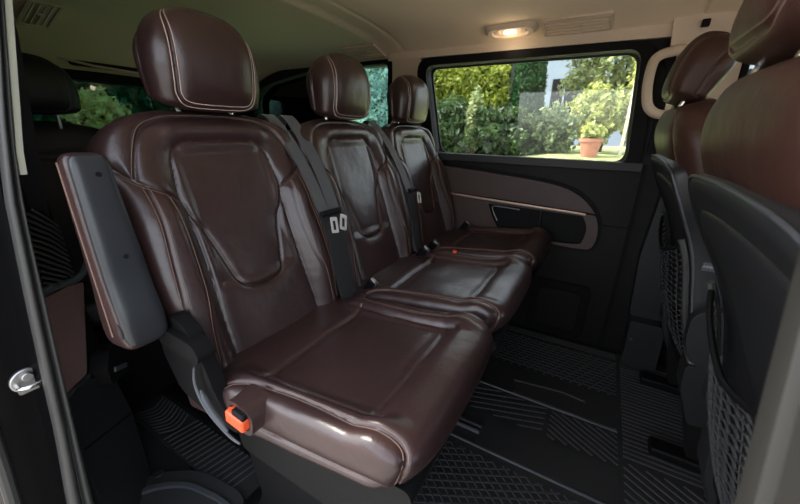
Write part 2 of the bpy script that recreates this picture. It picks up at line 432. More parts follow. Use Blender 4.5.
# armrest on seat 1
ab = MB()
axis0, axis1 = Vector((-.668, .225, .628)), Vector((-.716, .226, .940))
au = (axis1-axis0).normalized(); al = (axis1-axis0).length; an = Vector((au.z, 0, -au.x))
class _R: pass
def arm(front, back, hw_top, hw_bot, yoff, name, mat, parent, s0, s1, e=3.2, lines=None, puff=.0, taper=0.):
    def pr(s):
        u = (s-s0)/(s1-s0)
        return max(.02, 1-abs(2*u-1)**(26 if u > .5 else 14))**(1/3.2)
    hw = lambda s: (hw_bot+(hw_top-hw_bot)*(s-s0)/(s1-s0))*pr(s)
    mid = (front+back)/2; h = (front-back)/2
    sw = lambda s: 1+.28*float(sm(.11, .02, np.array(s)))
    b = Body(rows_between(s0, s1, 80, both=True), hw, lambda s: mid+h*pr(s)*sw(s), lambda s: mid-h*pr(s)*sw(s)+taper*(s-s0)/(s1-s0), e,
             (axis0+Vector((SX, yoff-.5, 0)), au, (0, 1, 0), an), lambda Y, Q, S: 0*Y, lines or [], puff=puff, NR=120, wob=.0006)
    return b, b.mesh(name, mat, parent)
bA, armo = arm(.014, -.064, .027, .036, 0, 'armrest', 'leather', seat1, -.034, al-.008, e=5, taper=.036)
bB, armc = arm(.024, -.024, .0255, .0355, .0022, 'armrest_cover', 'plastic_arm', armo, -.027, al-.012, e=6)
armc['label'] = 'smooth grey plastic underside'
tb = MB()
for i, (dy, dn) in enumerate(((-.0275, -.020), )):
    pts = [axis0+Vector((SX, dy-.5-.009*(1-s/al), 0))+au*s+an*(dn+.008) for s in np.linspace(.0, al-.022, 30)]
    tb.tube(pts, .0014, 6)
tb.build('edge_piping', 'thread_dark', armo)
for s in (.27, .135):
    c0 = axis0+Vector((SX, -.5+.006, 0))+au*s+an*.0245; MB().tube([c0-an*.002, c0+an*.0008], .0042, 12).build('screw_cap', 'black', armo)
c0 = L((-.667, .1925, .640)); MB().tube([c0, c0+Vector((0, .004, 0))], .018, 24).build('pivot_cap', 'plastic_mid', armo)
# pivot bracket and recliner cover
MB().prism(rpoly([(-.675+SX, .580), (-.555+SX, .574), (-.545+SX, .592), (-.56+SX, .612), (-.675+SX, .620)], .008), 1, .252-.5, .285-.5).build('armrest_bracket', 'black', seat1, bevel=.004)
rc = MB().prism(rpoly([(-.69+SX, .62), (-.64+SX, .645), (-.595+SX, .625), (-.565+SX, .57), (-.54+SX, .50), (-.485+SX, .447), (-.50+SX, .440), (-.58+SX, .440), (-.67+SX, .46), (-.71+SX, .54)], .02), 1, .266-.5, .292-.5).build('recliner_cover', 'black', seat1, bevel=.008, seg=3)
MB().tube(smooth_path([L((-.575, .256, .560)), L((-.580, .254, .52)), L((-.555, .253, .478)), L((-.50, .253, .448)), L((-.468, .254, .442))], 6), [.002+.0015*math.sin(i/24*3.14) for i in range(25)], 8, flat=1).build('lever_edge', 'plastic_grey', seat1)
MB().tube(smooth_path([L((-.560, .252, .520)), L((-.535, .25, .492)), L((-.492, .25, .462))], 6), [.002, .003, .004, .005, .005, .005, .005, .005, .005, .005, .004, .003, .002], 10, flat=.5).build('recline_lever', 'plastic_grey', seat1)
# orange buckle tab in its leather pocket
op = MB(); cc = Vector((-.458+SX, .272-.5, .507)); tilt = Matrix.Rotation(math.radians(6), 3, 'Y')
pts = rrect(-.033, -.032, .033, .026, .022, 6); nn = len(pts)
fv = [cc+tilt@Vector((p[0], -.016, p[1])) for p in pts]; bv = [cc+tilt@Vector((p[0]*1.08, .03, p[1]*1.08)) for p in pts]
iv = [cc+tilt@Vector((p[0]*.78, -.016, p[1]*.72)) for p in pts]; jv = [cc+tilt@Vector((p[0]*.74, -.004, p[1]*.68)) for p in pts]
op.add(fv+bv+iv+jv, [(i, (i+1) % nn, (i+1) % nn+nn, i+nn) for i in range(nn)]+[(i, (i+1) % nn, (i+1) % nn+2*nn, i+2*nn) for i in range(nn)]+[(i+2*nn, (i+1) % nn+2*nn, (i+1) % nn+3*nn, i+3*nn) for i in range(nn)]+[tuple(3*nn+i for i in range(nn))])
pk = op.build('buckle_pocket', 'leather', seat1)
def tb_box(name, mat, c, d, par, bev=.003): return MB().box(cc+tilt@Vector(c), d, tilt).build(name, mat, par, bevel=bev)
ob = tb_box('buckle_button', 'orange', (-.002, -.016, -.004), (.046, .022, .026), pk, .004); ob['label'] = 'orange plastic buckle tab'
tb_box('buckle_socket', 'black', (.006, -.014, .013), (.030, .022, .012), pk, .003)

# front seams of cushion are shared; buckles of the bench
def buckle(parent, p, rot, name='belt_buckle', col='black', yc=.5):
    R = Matrix.Rotation(math.radians(rot), 3, 'Y') @ Matrix.Rotation(math.radians(12), 3, 'X'); c = L(p, yc)
    b = MB().box(c, (.030, .022, .075), R).build(name, col, parent, bevel=.006, seg=3)
    MB().box(c+R@Vector((.0, 0, .036)), (.020, .012, .005), R).build('buckle_rim', 'steel', b, bevel=.002)
    MB().box(c+R@Vector((.012, 0, .030)), (.010, .014, .018), R).build('release_button', 'orange' if col != 'black' else 'plastic_grey', b, bevel=.002)
    return b
buckle(seat2, (-.56, .785, .515), 35, yc=.967)
buckle(seat2, (-.555, 1.135, .52), 35, yc=.967)
buckle(seat3, (-.56, 1.235, .515), 35, yc=1.433)
buckle(seat3, (-.555, 1.60, .52), 35, yc=1.433)
b = MB().box(L((-.445, 1.205, .527), 1.433), (.016, .012, .012)).build('release_button', 'orange', seat3, bevel=.002); b['label'] = 'small red belt release button'
# retractor shoulders + belts
def belt(parent, yc, yb, tongues, spread):
    for k, (dy, top) in enumerate(spread):
        P = smooth_path([(-.88, yb+dy+top*1.1, .95), (-.862, yb+dy+top, .995), (-.828, yb+dy+top*.9, 1.004), (-.757, yb+dy+top*.6, .93), (-.70, yb+dy+top*.35, .84), (-.655, yb+dy, .745)], 6)
        P = [L(p, yc) for p in P]
        MB().ribbon(P, [Vector((.15*k, 1, 0))]*len(P), .047 if len(spread) < 2 else .040, .0022).build('seat_belt', 'webbing', parent, angle=60)
    P = smooth_path([(-.662, yb, .75), (-.64, yb+.002, .68), (-.622, yb+.004, .58), (-.60, yb+.008, .49), (-.57, yb+.012, .42)], 6)
    MB().ribbon([L(p, yc) for p in P], Vector((0, 1, 0)), .072 if len(spread) > 1 else .048, .006).build('lower_belt', 'webbing_dark', parent, angle=60)
    MB().box(L((-.643, yb-(.012 if len(spread) > 1 else 0), .752), yc), (.012, .080 if len(spread) > 1 else .052, .016), Matrix.Rotation(math.radians(-17), 3, 'Y')).build('tongue_holder', 'black', parent, bevel=.004)
    for dy, tw in tongues:
        R = Matrix.Rotation(math.radians(-17), 3, 'Y') @ Matrix.Rotation(math.radians(tw), 3, 'X')
        c = L((-.612, yb+dy, .724), yc); o = rrect(-.0125, -.022, .0125, .022, .004, 3); i = rrect(-.0065, -.014, .0065, .012, .002, 3)
        m = MB(); m.prism(o, 0, -.0015, .0015, [i]); m.v = [tuple(c+R@Vector(v)) for v in m.v]; m.build('belt_tongue', 'tongue', parent)
belt(seat1, .5, .730, ((-.034, -10), (.004, -24)), ((-.022, -.012), (.020, .014)))
belt(seat2, .967, 1.202, ((.004, -14),), ((0, -.01),))

# ------------------------------------------------------------------ front row seats (seen from behind)
def make_front(yc, label):
    FX = .25
    t = empty('front_seat', (FX, yc, 0), label, 'seat', None)
    def bx(z): return .150+.36*(.905-z)
    O = Vector((bx(.30)-FX, 0, .30)); U = (Vector((bx(.905), 0, .905))-Vector((bx(.30), 0, .30))).normalized(); Nr = Vector((-U.z, 0, U.x))   # rearward normal
    def hw(s):
        w = .185+.084*float(sm(.32, .62, np.array(s)))
        if s > .60: w *= max(1e-3, 1-((s-.60)/.1785)**4.2)**(1/2.8)
        return max(w, .005)
    fr = lambda s: -.004-.03*max(0, (s-.66)/.118)**2.8-.026*math.exp(-((s-.40)/.14)**2)
    bk = lambda s: -.15+.05*max(0, (s-.62)/.158)**2.4
    top = softline([(0, .745), (.08, .742), (.16, .70), (.20, .64), (.222, .58)], 4)
    SD = softline([(.29, .0), (.32, .3), (.325, .6), (.31, .70), (.26, .765)], 4)
    VS = softline([(.13, .775), (.170, .75), (.188, .71), (.194, .66), (.195, .58)], 4)
    B = Body(np.concatenate([np.linspace(-.02, .66, 110)[:-1], rows_between(.66, .7775, 46)]), hw, fr, bk, 3.8, (O, U, (0, 1, 0), Nr),
             lambda Y, Q, S: 0*Y, [SD, mir(SD), VS, mir(VS)], puff=.008, NR=220, seed=8.)
    bo = B.mesh('backrest', 'leather_front', t)
    for l in (VS, mir(VS)):
        mb = MB()
        for o_ in (.004, -.004): mb.tube(B.thread(l, o_), .0009, 5)
        mb.build('stitching', 'thread_dark', bo)
    # shell
    def dip(s): return .024*math.exp(-((s-.40)/.14)**2)
    def SP(s, a, h): return O+U*s+Vector((0, a, 0))+Nr*(h-dip(s)-.25*max(0, abs(a)-.12)**2)
    def shell_outline():
        tp = [(.200, .20), (.203, .36), (.215, .45), (.246, .54), (.248, .615), (.215, .640), (.14, .652), (0, .657)]
        bt = [(0, -.10), (.12, -.10), (.150, -.07), (.185, .02), (.198, .10)]
        r = softline(bt+tp, 4); return r[:-1]+[( -a, b) for a, b in r[::-1]][:-1]
    out = shell_outline(); n = len(out)
    cy, cs = 0, .28
    levels = [(1.0, -.075), (1.004, -.02), (1.0, .010), (.975, .019), (.93, .017), (.80, .008), (.45, .004), (.02, .003)]
    V = []; F = []
    for k, h in levels:
        for (a, b_) in out:
            V.append(SP(cs+(b_-cs)*k, a*k, h))
    for i in range(len(levels)-1):
        for k in range(n): F.append((i*n+k, i*n+(k+1) % n, (i+1)*n+(k+1) % n, (i+1)*n+k))
    F.append(tuple((len(levels)-1)*n+k for k in range(n)))
    shl = link('back_shell', V, F, 'plastic_mid', t, angle=70); shl['label'] = 'dark grey plastic back shell'
    m = MB(); m.tube([SP(b_, a, .0145) for a, b_ in out], .003, 8, closed=True); m.build('shell_piping', 'plastic_grey', shl)
    # lower pocket panel, slightly proud, with its curved upper edge
    up = softline([(.188, .30), (.200, .45), (.212, .53), (.195, .578), (.14, .592), (.05, .598), (0, .598)], 4); lo = softline([(0, -.04), (.11, -.04), (.16, .03), (.185, .15)], 4)
    po = lo+up[:-1]; po = po+[(-a, b_) for a, b_ in po[::-1]]; po = [p for i, p in enumerate(po) if i == 0 or (abs(p[0]-po[i-1][0])+abs(p[1]-po[i-1][1])) > 1e-4]; n = len(po)
    V = []; F = []
    for k, h in ((1., .006), (.995, .012), (.97, .016), (.7, .010), (.05, .006)):
        for a, b_ in po: V.append(SP(.24+(b_-.24)*k, a*k, h))
    for i in range(4):
        for k in range(n): F.append((i*n+k, i*n+(k+1) % n, (i+1)*n+(k+1) % n, (i+1)*n+k))
    F.append(tuple(4*n+k for k in range(n)))
    pp = link('pocket_panel', V, F, 'plastic_mid', shl, angle=70)
    # net pocket: frame tube + woven net
    fr_pts = [(.203, .440), (.203, .30), (.200, .16), (.196, .115), (.170, .02), (.13, -.06), (0, -.07)]
    fp = softline(fr_pts, 5); fp = fp+[(-a, b_) for a, b_ in fp[::-1]][1:]
    fo = MB().tube([SP(b_, a, .030) for a, b_ in fp], .0080, 8).build('pocket_frame', 'seal', t)
    m = MB()
    def top_edge(a): return .365+.060*(abs(a)/.20)**1.3
    def wave(a, s): return (.030+.030*max(0, 1-(a/.205)**2)*float(sm(-.06, .15, np.array(s))))
    hwN = lambda s: float(np.interp(s, [-.06, .02, .115, .44], [.13, .165, .196, .203]))
    for i in range(30):
        s0 = -.055+i*.0165
        pts = []
        for a in np.linspace(-1, 1, 41):
            y = a*hwN(s0); s_ = s0+.004*math.sin(a*40)
            if s_ < top_edge(y): pts.append(SP(s_, y, wave(y, s_))); 
            else:
                if len(pts) > 1: m.tube(pts, .0022, 5)
                pts = []
        if len(pts) > 1: m.tube(pts, .0022, 5)
    for i in range(5):
        a = -.8+1.6*i/4
        pts = []
        for s_ in np.linspace(-.06, .42, 28):
            y = a*hwN(s_)
            if s_ < top_edge(y): pts.append(SP(s_, y, wave(y, s_)))
        if len(pts) > 1: m.tube(pts, .0013, 4)
    m.build('pocket_net', 'net', fo)
    m = MB(); m.tube([SP(top_edge(a), a, wave(a, top_edge(a))) for a in np.linspace(-.202, .202, 41)], .005, 6); m.build('net_hem', 'black', fo)
    # headrest
    ho = Vector((.162-FX, 0, 1.054)); hu = Vector((.2, 0, 1)).normalized(); hn = Vector((-hu.z, 0, hu.x))
    H = headrest_body(ho, hu, hn, W=.120, T=.058, H=.178); hd = H.mesh('headrest', 'leather_front', t)
    for sg in (1, -1):
        mb = MB()
        for o_ in (.0045, -.0045): mb.tube(H.thread([p for p in (HS if sg > 0 else mir(HS)) if p[1] < .175], o_*sg), .0009, 5)
        mb.build('stitching', 'thread_dark', hd)
    for sg in (-1, 1):
        MB().tube([ho+Vector((0, sg*.07, .03)), ho+Vector((-.03, sg*.07, -.07))], .0065, 10).build('headrest_post', 'chrome', hd)
    # seat cushion, base, side hinge covers
    Cb = Body(np.concatenate([np.linspace(0, .42, 40)[:-1], rows_between(.42, .50, 16)]), lambda s: .235*(1 if s < .40 else max(.02, 1-((s-.40)/.103)**2.6)**(1/2.6)),
              lambda s: 0-.05*max(0, (s-.40)/.1)**2.5, lambda s: -.11+.02*max(0, (s-.42)/.08)**2, 4.2, (Vector((.32-FX, 0, .50)), (.995, 0, .09), (0, 1, 0), (-.09, 0, .995)),
              lambda Y, Q, S: .02*sm(.14, .2, np.abs(Y)), [], puff=.0, NR=120)
    Cb.mesh('cushion', 'leather_front', t)
    for sg in (-1, 1):
        c = Vector((.335-FX, sg*.245, .475))
        MB().prism(rpoly([(c.x-.065, c.z+.06), (c.x, c.z+.085), (c.x+.07, c.z+.05), (c.x+.30, c.z-.0), (c.x+.30, c.z-.09), (c.x-.02, c.z-.10), (c.x-.06, c.z-.04)], .035), 1, c.y-.016, c.y+.016).build('hinge_cover', 'plastic_mid', t, bevel=.007, seg=3)
    MB().prism(rpoly([(.31-FX, .375), (.74-FX, .39), (.74-FX, .30), (.60-FX, .26), (.32-FX, .27)], .02), 1, -.20, .20).build('seat_pan', 'black', t, bevel=.008)
    for sg in (-1, 1):
        MB().prism(rpoly([(.32-FX, .36), (.70-FX, .36), (.62-FX, .22), (.68-FX, .03), (.38-FX, .03), (.34-FX, .20)], .03), 1, sg*.19-.012, sg*.19+.012).build('leg', 'plastic', t, bevel=.004)
        MB().box((.52-FX, sg*.19, .025), (.46, .06, .03)).build('floor_rail', 'black', t, bevel=.006)
        bx_ = MB().prism(rpoly([(.295-FX, .375), (.39-FX, .39), (.41-FX, .30), (.40-FX, .20), (.34-FX, .19), (.30-FX, .30)], .014), 1, sg*.215-.035, sg*.215+.035).build('latch_box', 'plastic_mid', t, bevel=.01, seg=3)
        MB().box((.340-FX, sg*.215, .384), (.085, .066, .012)).build('latch_cap', 'plastic_grey', bx_, bevel=.005)
    return t, O, U, Nr
frontA, FO, FU, FN = make_front(.60, 'near front row seat seen from behind, its net pocket beside the door pillar')
frontB, _, _, _ = make_front(1.325, 'far front row seat seen from behind, beside the grab handle and side window')
# airbag tag on far seat bolster
FX = .25
tg = MB().box((.275-FX, -.2585, .665), (.034, .002, .022)).build('airbag_tag', 'plastic_grey', frontB, bevel=.001); tg['label'] = 'small grey tag sewn in the side seam'
fc = bpy.data.curves.new('airbag_lettering', 'FONT'); fc.body = 'AIRBAG'; fc.size = .0095; fc.align_x = 'CENTER'; fc.align_y = 'CENTER'; fc.extrude = .0002
tmp = bpy.data.objects.new('tmp', fc); COL.objects.link(tmp); bpy.context.view_layer.update()
me = bpy.data.meshes.new_from_object(tmp.evaluated_get(bpy.context.evaluated_depsgraph_get())); bpy.data.objects.remove(tmp)
me.materials.clear(); me.materials.append(M['white_tag']); lt = bpy.data.objects.new('lettering', me); COL.objects.link(lt); lt.parent = tg
lt.location = (.275-FX, -.2598, .665); lt.rotation_euler = (math.radians(90), 0, 0)
# wire bracket at the foot of the near seat
MB().tube(smooth_path([(.37-FX, .20, .30), (.352-FX, .21, .27), (.372-FX, .20, .245), (.352-FX, .205, .20), (.36-FX, .20, .15)], 6), .004, 8).build('wire_bracket', 'steel', frontA)

# ------------------------------------------------------------------ third row seat
def third():
    t = empty('third_row_seat', (-1.75, .455, 0), 'black seat in the row behind, seen between the door pillar and the armrest', 'seat')
    O = Vector((.10, 0, .45)); U = Vector((-.16, 0, 1)).normalized(); Nn = Vector((U.z, 0, -U.x))
    def hw(s): return max(.005, .225*(1 if s < .42 else max(.001, 1-((s-.42)/.125)**3)**(1/2.6)))
    pn = softline([(0, .42), (.11, .41), (.12, .2), (.10, .05)], 4)
    B = Body(np.concatenate([np.linspace(-.05, .44, 50)[:-1], rows_between(.44, .5445, 24)]), hw, lambda s: -.02*max(0, (s-.45)/.09)**3, lambda s: -.11+.03*max(0, (s-.45)/.09)**3, 4, (O, U, (0, 1, 0), Nn),
             lambda Y, Q, S: .02*sm(.12, .19, np.abs(Y)), [pn, mir(pn)], NR=160); B.mesh('backrest', 'leather_dark', t)
    H = headrest_body(Vector((.02, 0, 1.005)), Vector((0, 0, 1)), Vector((1, 0, 0)), H=.19, W=.125); h = H.mesh('headrest', 'leather_dark', t)
    for sg in (-1, 1): MB().tube([(.02, sg*.06, 1.03), (.015, sg*.06, .96)], .006, 8).build('headrest_post', 'steel', h)
    Cb = Body(np.concatenate([np.linspace(-.03, .40, 30)[:-1], rows_between(.40, .47, 14)]), lambda s: .22*(1 if s < .37 else max(.02, 1-((s-.37)/.101)**2.6)**(1/2.6)),
              lambda s: 0-.04*max(0, (s-.38)/.1)**2.5, lambda s: -.1, 4.2, (Vector((.08, 0, .46)), (.995, 0, .09), (0, 1, 0), (-.09, 0, .995)), lambda Y, Q, S: 0*Y, [], puff=.0, NR=120)
    Cb.mesh('cushion', 'leather_dark', t)
    MB().prism(rpoly([(.10, .36), (.50, .38), (.46, .02), (.12, .02)], .03), 1, -.17, .17).build('base', 'black', t, bevel=.01)
    return t
third()

# ------------------------------------------------------------------ vehicle shell
def struct(o, kind='structure'): o['kind'] = kind; return o
YL = 1.70
struct(MB().box((-.5, .94, -.03), (3.9, 1.74, .06)).build('floor', 'carpet', smooth=False))
# ceiling
def ceil_z(x, y):
    u = abs(y-.95)/.78; z = 1.412-.035*u**2-.06*u**7
    if x < -1.85: z -= .19*((-1.85-x)/.5)**1.7
    z -= .010*float(sm(-1.04, -1.10, np.array(x)))
    z += .006*math.exp(-((x-.19)/.006)**2)+.004*math.exp(-((x+.96)/.01)**2)
    return z
xs = np.concatenate([np.linspace(-2.35, -1.12, 40), np.linspace(-1.11, -.94, 30), np.linspace(-.93, .15, 20), np.linspace(.16, .22, 20), np.linspace(.25, 1.4, 12)]); ys = np.linspace(.155, 1.745, 60)
V = [(x, y, ceil_z(x, y)) for x in xs for y in ys]; ny = len(ys)
F = [(i*ny+j, i*ny+j+1, (i+1)*ny+j+1, (i+1)*ny+j) for i in range(len(xs)-1) for j in range(ny-1)]
ce = link('ceiling', V, F, 'beige', angle=60); sd = ce.modifiers.new('s', 'SOLIDIFY'); sd.thickness = .03
# make the thickness go up
sd.offset = 1 if ce.data.polygons[10].normal.z > 0 else -1
struct(ce)
# left wall with openings
W1 = rpoly([(-.845, 1.275), (.045, 1.272), (.078, .858), (-.765, .862)], [.05, .05, .05, .03], 6)
W1o = rpoly([(-.895, 1.310), (.098, 1.300), (.125, .845), (-.83, .845)], [.08, .10, .03, .03], 6)
W2 = rpoly([(-1.068, 1.305), (-1.066, .90), (-2.16, .90), (-2.16, 1.16), (-2.03, 1.245), (-1.65, 1.300)], [.03, .03, .05, .05, .05, .02], 4)
W3 = rpoly([(.36, 1.25), (1.25, 1.25), (1.25, .86), (.36, .86)], .05, 4)
outer = [(-2.35, 0), (1.4, 0), (1.4, 1.40), (-1.9, 1.40), (-2.35, 1.26)]
struct(MB().prism(outer, 1, YL, YL+.05, [W1, W2, W3]).build('wall_left', 'plastic', smooth=False))
def frame(name, outer, inner, y0, y1, mat, num=True, bevel=.006):
    return MB().prism(outer, 1, y0, y1, [inner]).build(name, mat, bevel=bevel, seg=3)
f1 = struct(frame('window_1', W1o, W1, YL-.028, YL+.01, 'black', bevel=.010))
g = MB().prism([(p[0]*1.0, p[1]) for p in rpoly([(-.86, 1.285), (.06, 1.285), (.09, .85), (-.79, .85)], .05, 6)], 1, YL+.052, YL+.057).build('glass', 'glass', f1, smooth=False)
MB().prism([(p[0], p[1]) for p in rpoly([(-.848, 1.278), (.048, 1.275), (.081, .855), (-.768, .859)], .05, 6)], 1, YL+.044, YL+.05, [rpoly([(-.838, 1.268), (.036, 1.265), (.069, .866), (-.760, .869)], .045, 6)]).build('ceramic_border', 'seal_dark', f1, smooth=False)
f2 = struct(frame('window_2', rpoly([(-1.045, 1.325), (-1.043, .88), (-2.19, .88), (-2.19, 1.17), (-2.05, 1.27), (-1.65, 1.320)], .03, 4), W2, YL-.012, YL+.01, 'black'))
MB().prism(rpoly([(-1.05, 1.32), (-1.05, .885), (-2.18, .885), (-2.18, 1.165), (-2.05, 1.262), (-1.65, 1.315)], .03, 4), 1, YL+.052, YL+.057).build('glass', 'glass_quarter', f2, smooth=False)
f3 = struct(frame('window_3', rrect(.34, .84, 1.27, 1.27, .05), W3, YL-.012, YL+.01, 'black'))
MB().prism(rrect(.35, .85, 1.26, 1.26, .05), 1, YL+.052, YL+.057).build('glass', 'glass', f3, smooth=False)
# rear wall
WR = rrect(.32, .90, 1.58, 1.185, .05)
struct(MB().prism([(.12, 0), (1.74, 0), (1.74, 1.40), (.15, 1.40)], 0, -2.36, -2.32, [WR]).build('wall_rear', 'black', smooth=False))
f4 = struct(MB().prism(rrect(.28, .86, 1.62, 1.215, .06), 0, -2.33, -2.30, [WR]).build('window_4', 'black', bevel=.005))
MB().prism(rrect(.30, .88, 1.60, 1.20, .06), 0, -2.365, -2.361).build('glass', 'glass_tint', f4, smooth=False)
# front wall (bulkhead below the windscreen)
WF = rrect(.30, .80, 1.62, 1.30, .06)
struct(MB().prism([(.12, 0), (1.74, 0), (1.74, 1.40), (.15, 1.40)], 0, 1.40, 1.44, [WF]).build('wall_front', 'black', smooth=False))
f5 = struct(MB().prism(rrect(.28, .78, 1.64, 1.32, .06), 0, 1.385, 1.41, [WF]).build('window_5', 'black', bevel=.005))
MB().prism(rrect(.29, .79, 1.63, 1.31, .06), 0, 1.442, 1.447).build('glass', 'glass', f5, smooth=False)
# right wall: rear quarter behind the door opening, and short strip ahead of the front pillar
def yr(z): return .10+.10*max(0, min(1, (z-.3)/.85))   # tumblehome of the body side
def right_strip(x0, x1, z0, z1, t, name, mat, off=0, n=10):
    V = []; F = []
    for i in range(n+1):
        z = z0+(z1-z0)*i/n
        for x in (x0, x1):
            for k in (0, t): V.append((x, yr(z)+off+k, z))
    for i in range(n):
        a = i*4
        F += [(a, a+4, a+6, a+2), (a+1, a+3, a+7, a+5), (a, a+1, a+5, a+4), (a+2, a+6, a+7, a+3)]
    F += [(0, 2, 3, 1), (n*4, n*4+1, n*4+3, n*4+2)]
    return link(name, V, F, mat)
struct(right_strip(-2.35, -.93, 0, 1.40, .04, 'wall_right', 'black', off=.02))
struct(right_strip(.16, 1.4, 0, .80, .03, 'door_1', 'plastic_mid', off=-.02))
struct(right_strip(.16, 1.4, 1.26, 1.40, .03, 'trim_6', 'beige_plastic', off=-.02))
# door opening: rear pillar seal, pale trim, painted jamb with striker
def path_ribbon(name, mat, left, right, x, depth, parent=None, n=40, round_=0.0):
    zs = np.linspace(.0, 1.40, n); V = []; F = []
    ly = np.interp(zs, [p[0] for p in left], [p[1] for p in left]); ry = np.interp(zs, [p[0] for p in right], [p[1] for p in right])
    m = 10
    for i, z in enumerate(zs):
        for k in range(m+1):
            a = math.pi*k/m; c = (ly[i]+ry[i])/2; h = (ry[i]-ly[i])/2
            V.append((x-depth+depth*math.sin(a)**.6, c-h*math.cos(a), z))
    for i in range(n-1):
        for k in range(m): F.append((i*(m+1)+k, i*(m+1)+k+1, (i+1)*(m+1)+k+1, (i+1)*(m+1)+k))
        F.append((i*(m+1)+m, i*(m+1), (i+1)*(m+1), (i+1)*(m+1)+m))
    F += [tuple(range(m+1)), tuple((n-1)*(m+1)+k for k in range(m+1))]
    return link(name, V, F, mat, parent, angle=60)
SL = [(0, .040), (.31, .074), (.45, .092), (.57, .104), (.71, .119), (.87, .137), (.98, .157), (1.13, .190), (1.40, .25)]
SR = [(0, .090), (.27, .105), (.45, .119), (.63, .134), (.82, .150), (.93, .163), (1.13, .202), (1.40, .27)]
def sh(Ln, d): return [(z, y+d) for z, y in Ln]
def mix(A, B_, t): 
    zs = [p[0] for p in A]; return [(z, np.interp(z, zs, [p[1] for p in A])*(1-t)+np.interp(z, [p[0] for p in B_], [p[1] for p in B_])*t) for z in zs]
struct(path_ribbon('trim_1', 'seal', SL, mix(SL, SR, .52), -.735, .022))
struct(path_ribbon('trim_2', 'seal', mix(SL, SR, .56), sh(SR, -.001), -.738, .018))
struct(path_ribbon('trim_3', 'seal_dark', mix(SL, SR, .42), mix(SL, SR, .66), -.744, .02))
V = []; F = []
zz = np.linspace(.90, 1.39, 16)
for z in zz:
    y = float(np.interp(z, [p[0] for p in SR], [p[1] for p in SR]))
    for x, d in ((-.745, .0), (-.747, .008), (-.762, .009), (-.762, 0)): V.append((x, y+d, z))
for i in range(len(zz)-1):
    for k in range(4): F.append((i*4+k, i*4+(k+1) % 4, (i+1)*4+(k+1) % 4, (i+1)*4+k))
F += [(0, 1, 2, 3), tuple(4*(len(zz)-1)+k for k in (3, 2, 1, 0))]
struct(link('trim_4', V, F, 'beige_seal'))
# jamb: black painted steel facing forward, curved out to the body side
V = []; F = []; zs = np.linspace(0, 1.40, 30)
prof = []
for z in zs:
    yo = float(np.interp(z, [0, .31, .40, .48, .655, .86, 1.13, 1.4], [-.02, .026, .034, .040, .052, .075, .12, .2])); yi = float(np.interp(z, [p[0] for p in SL], [p[1] for p in SL]))
    yi = float(np.interp(z, [p[0] for p in SR], [p[1] for p in SR]))-.018
    row = [(-.765, yi), (-.79, yi-.006), (-.80, yi-.012), (-.802, (yi+yo)/2), (-.801, yo+.004), (-.8025, yo+.001), (-.808, yo), (-1.2, yo-.012), (-2.36, yo-.01), (-2.36, yi+.012), (-.80, yi+.010)]
    V += [(a, b, z) for a, b in row]
m = 11
for i in range(len(zs)-1):
    for k in range(m): F.append((i*m+k, i*m+(k+1) % m, (i+1)*m+(k+1) % m, (i+1)*m+k))
F += [tuple(range(m)), tuple((len(zs)-1)*m+k for k in range(m))]
struct(link('wall_back_right', V, F, 'gloss_black', angle=50))
# edge strip at the lower left (its grey stands in for reflections on the black body edge)
MBs = MB(); pts = [(-.802, float(np.interp(z, [0, .31, .40, .48, .655], [-.02, .026, .034, .040, .052]))-.006, z) for z in np.linspace(.0, .50, 12)]
struct(MBs.tube(pts, .010, 10).build('trim_5', 'seal'))
st = empty('door_striker', (-.80, .094, .553), 'round silver latch striker on the black painted door jamb', 'latch')
MB().tube([(-.004, 0, 0), (.006, 0, 0)], .0225, 24).build('base_plate', 'steel', st, bevel=.002)
MB().tube([(.006, 0, .008), (.012, 0, .008)], .008, 16).build('bolt', 'steel', st, bevel=.0015)
MB().tube(smooth_path([(.004, -.014, -.004), (.016, -.014, -.005), (.020, -.006, -.006), (.020, .006, -.006), (.016, .014, -.005), (.004, .014, -.004)], 4), .0032, 8).build('loop', 'chrome', st)
MB().prism(rpoly([(-.017, -.020), (.018, -.020), (.016, -.008), (-.016, -.008)], .004), 0, .004, .010).build('lower_plate', 'steel', st, bevel=.0015)
scr = tag(MB().tube([(-.806, .112, .632), (-.797, .112, .632)], .0035, 12).build('screw', 'chrome'), 'small silver screw above the latch striker on the jamb', 'screw')
# right quarter trim inside: a slanted face turning inwards behind the door opening
QD = Vector((-.12, .10, 0)).normalized(); QN = Vector((QD.y, -QD.x, 0)); QO = Vector((-.84, .14, 0))
def quarter(name, pts, n0, n1, mat, **k):
    m = MB().prism(pts, 1, n0, n1); m.v = [tuple(QO+QD*v[0]+QN*v[1]+Vector((0, 0, v[2]))) for v in m.v]
    return m.build(name, mat, **k)
struct(quarter('trim_7', rpoly([(-.02, .475), (.068, .462), (.160, .640), (.105, .655), (-.02, .672)], .008), -.012, .004, 'brown_quarter', bevel=.004))
struct(quarter('trim_8', rpoly([(-.02, .462), (.074, .448), (.076, .456), (-.02, .470)], .002), -.012, .005, 'steel', bevel=.001))
struct(quarter('trim_10', rpoly([(-.03, .0), (.188, .0), (.190, .24), (.165, .365), (.074, .446), (-.03, .462)], .012), -.02, .004, 'plastic_mid', bevel=.008, seg=3))
struct(quarter('trim_11', [(-.02, .335), (.189, .238), (.189, .243), (-.02, .340)], .003, .0045, 'black'))
struct(quarter('trim_12', [(-.03, .0), (.185, .0), (.185, .36), (.17, .66), (.14, 1.38), (-.03, 1.38)], -.03, -.014, 'black'))
m = MB().tube(smooth_path([(-.01, .008, .683), (.05, .008, .676), (.112, .012, .664), (.150, .014, .668), (.200, .014, .690)], 6), .0075, 10)
m.v = [tuple(QO+QD*v[0]+QN*v[1]+Vector((0, 0, v[2]))) for v in m.v]; struct(m.build('trim_9', 'plastic_grey'))
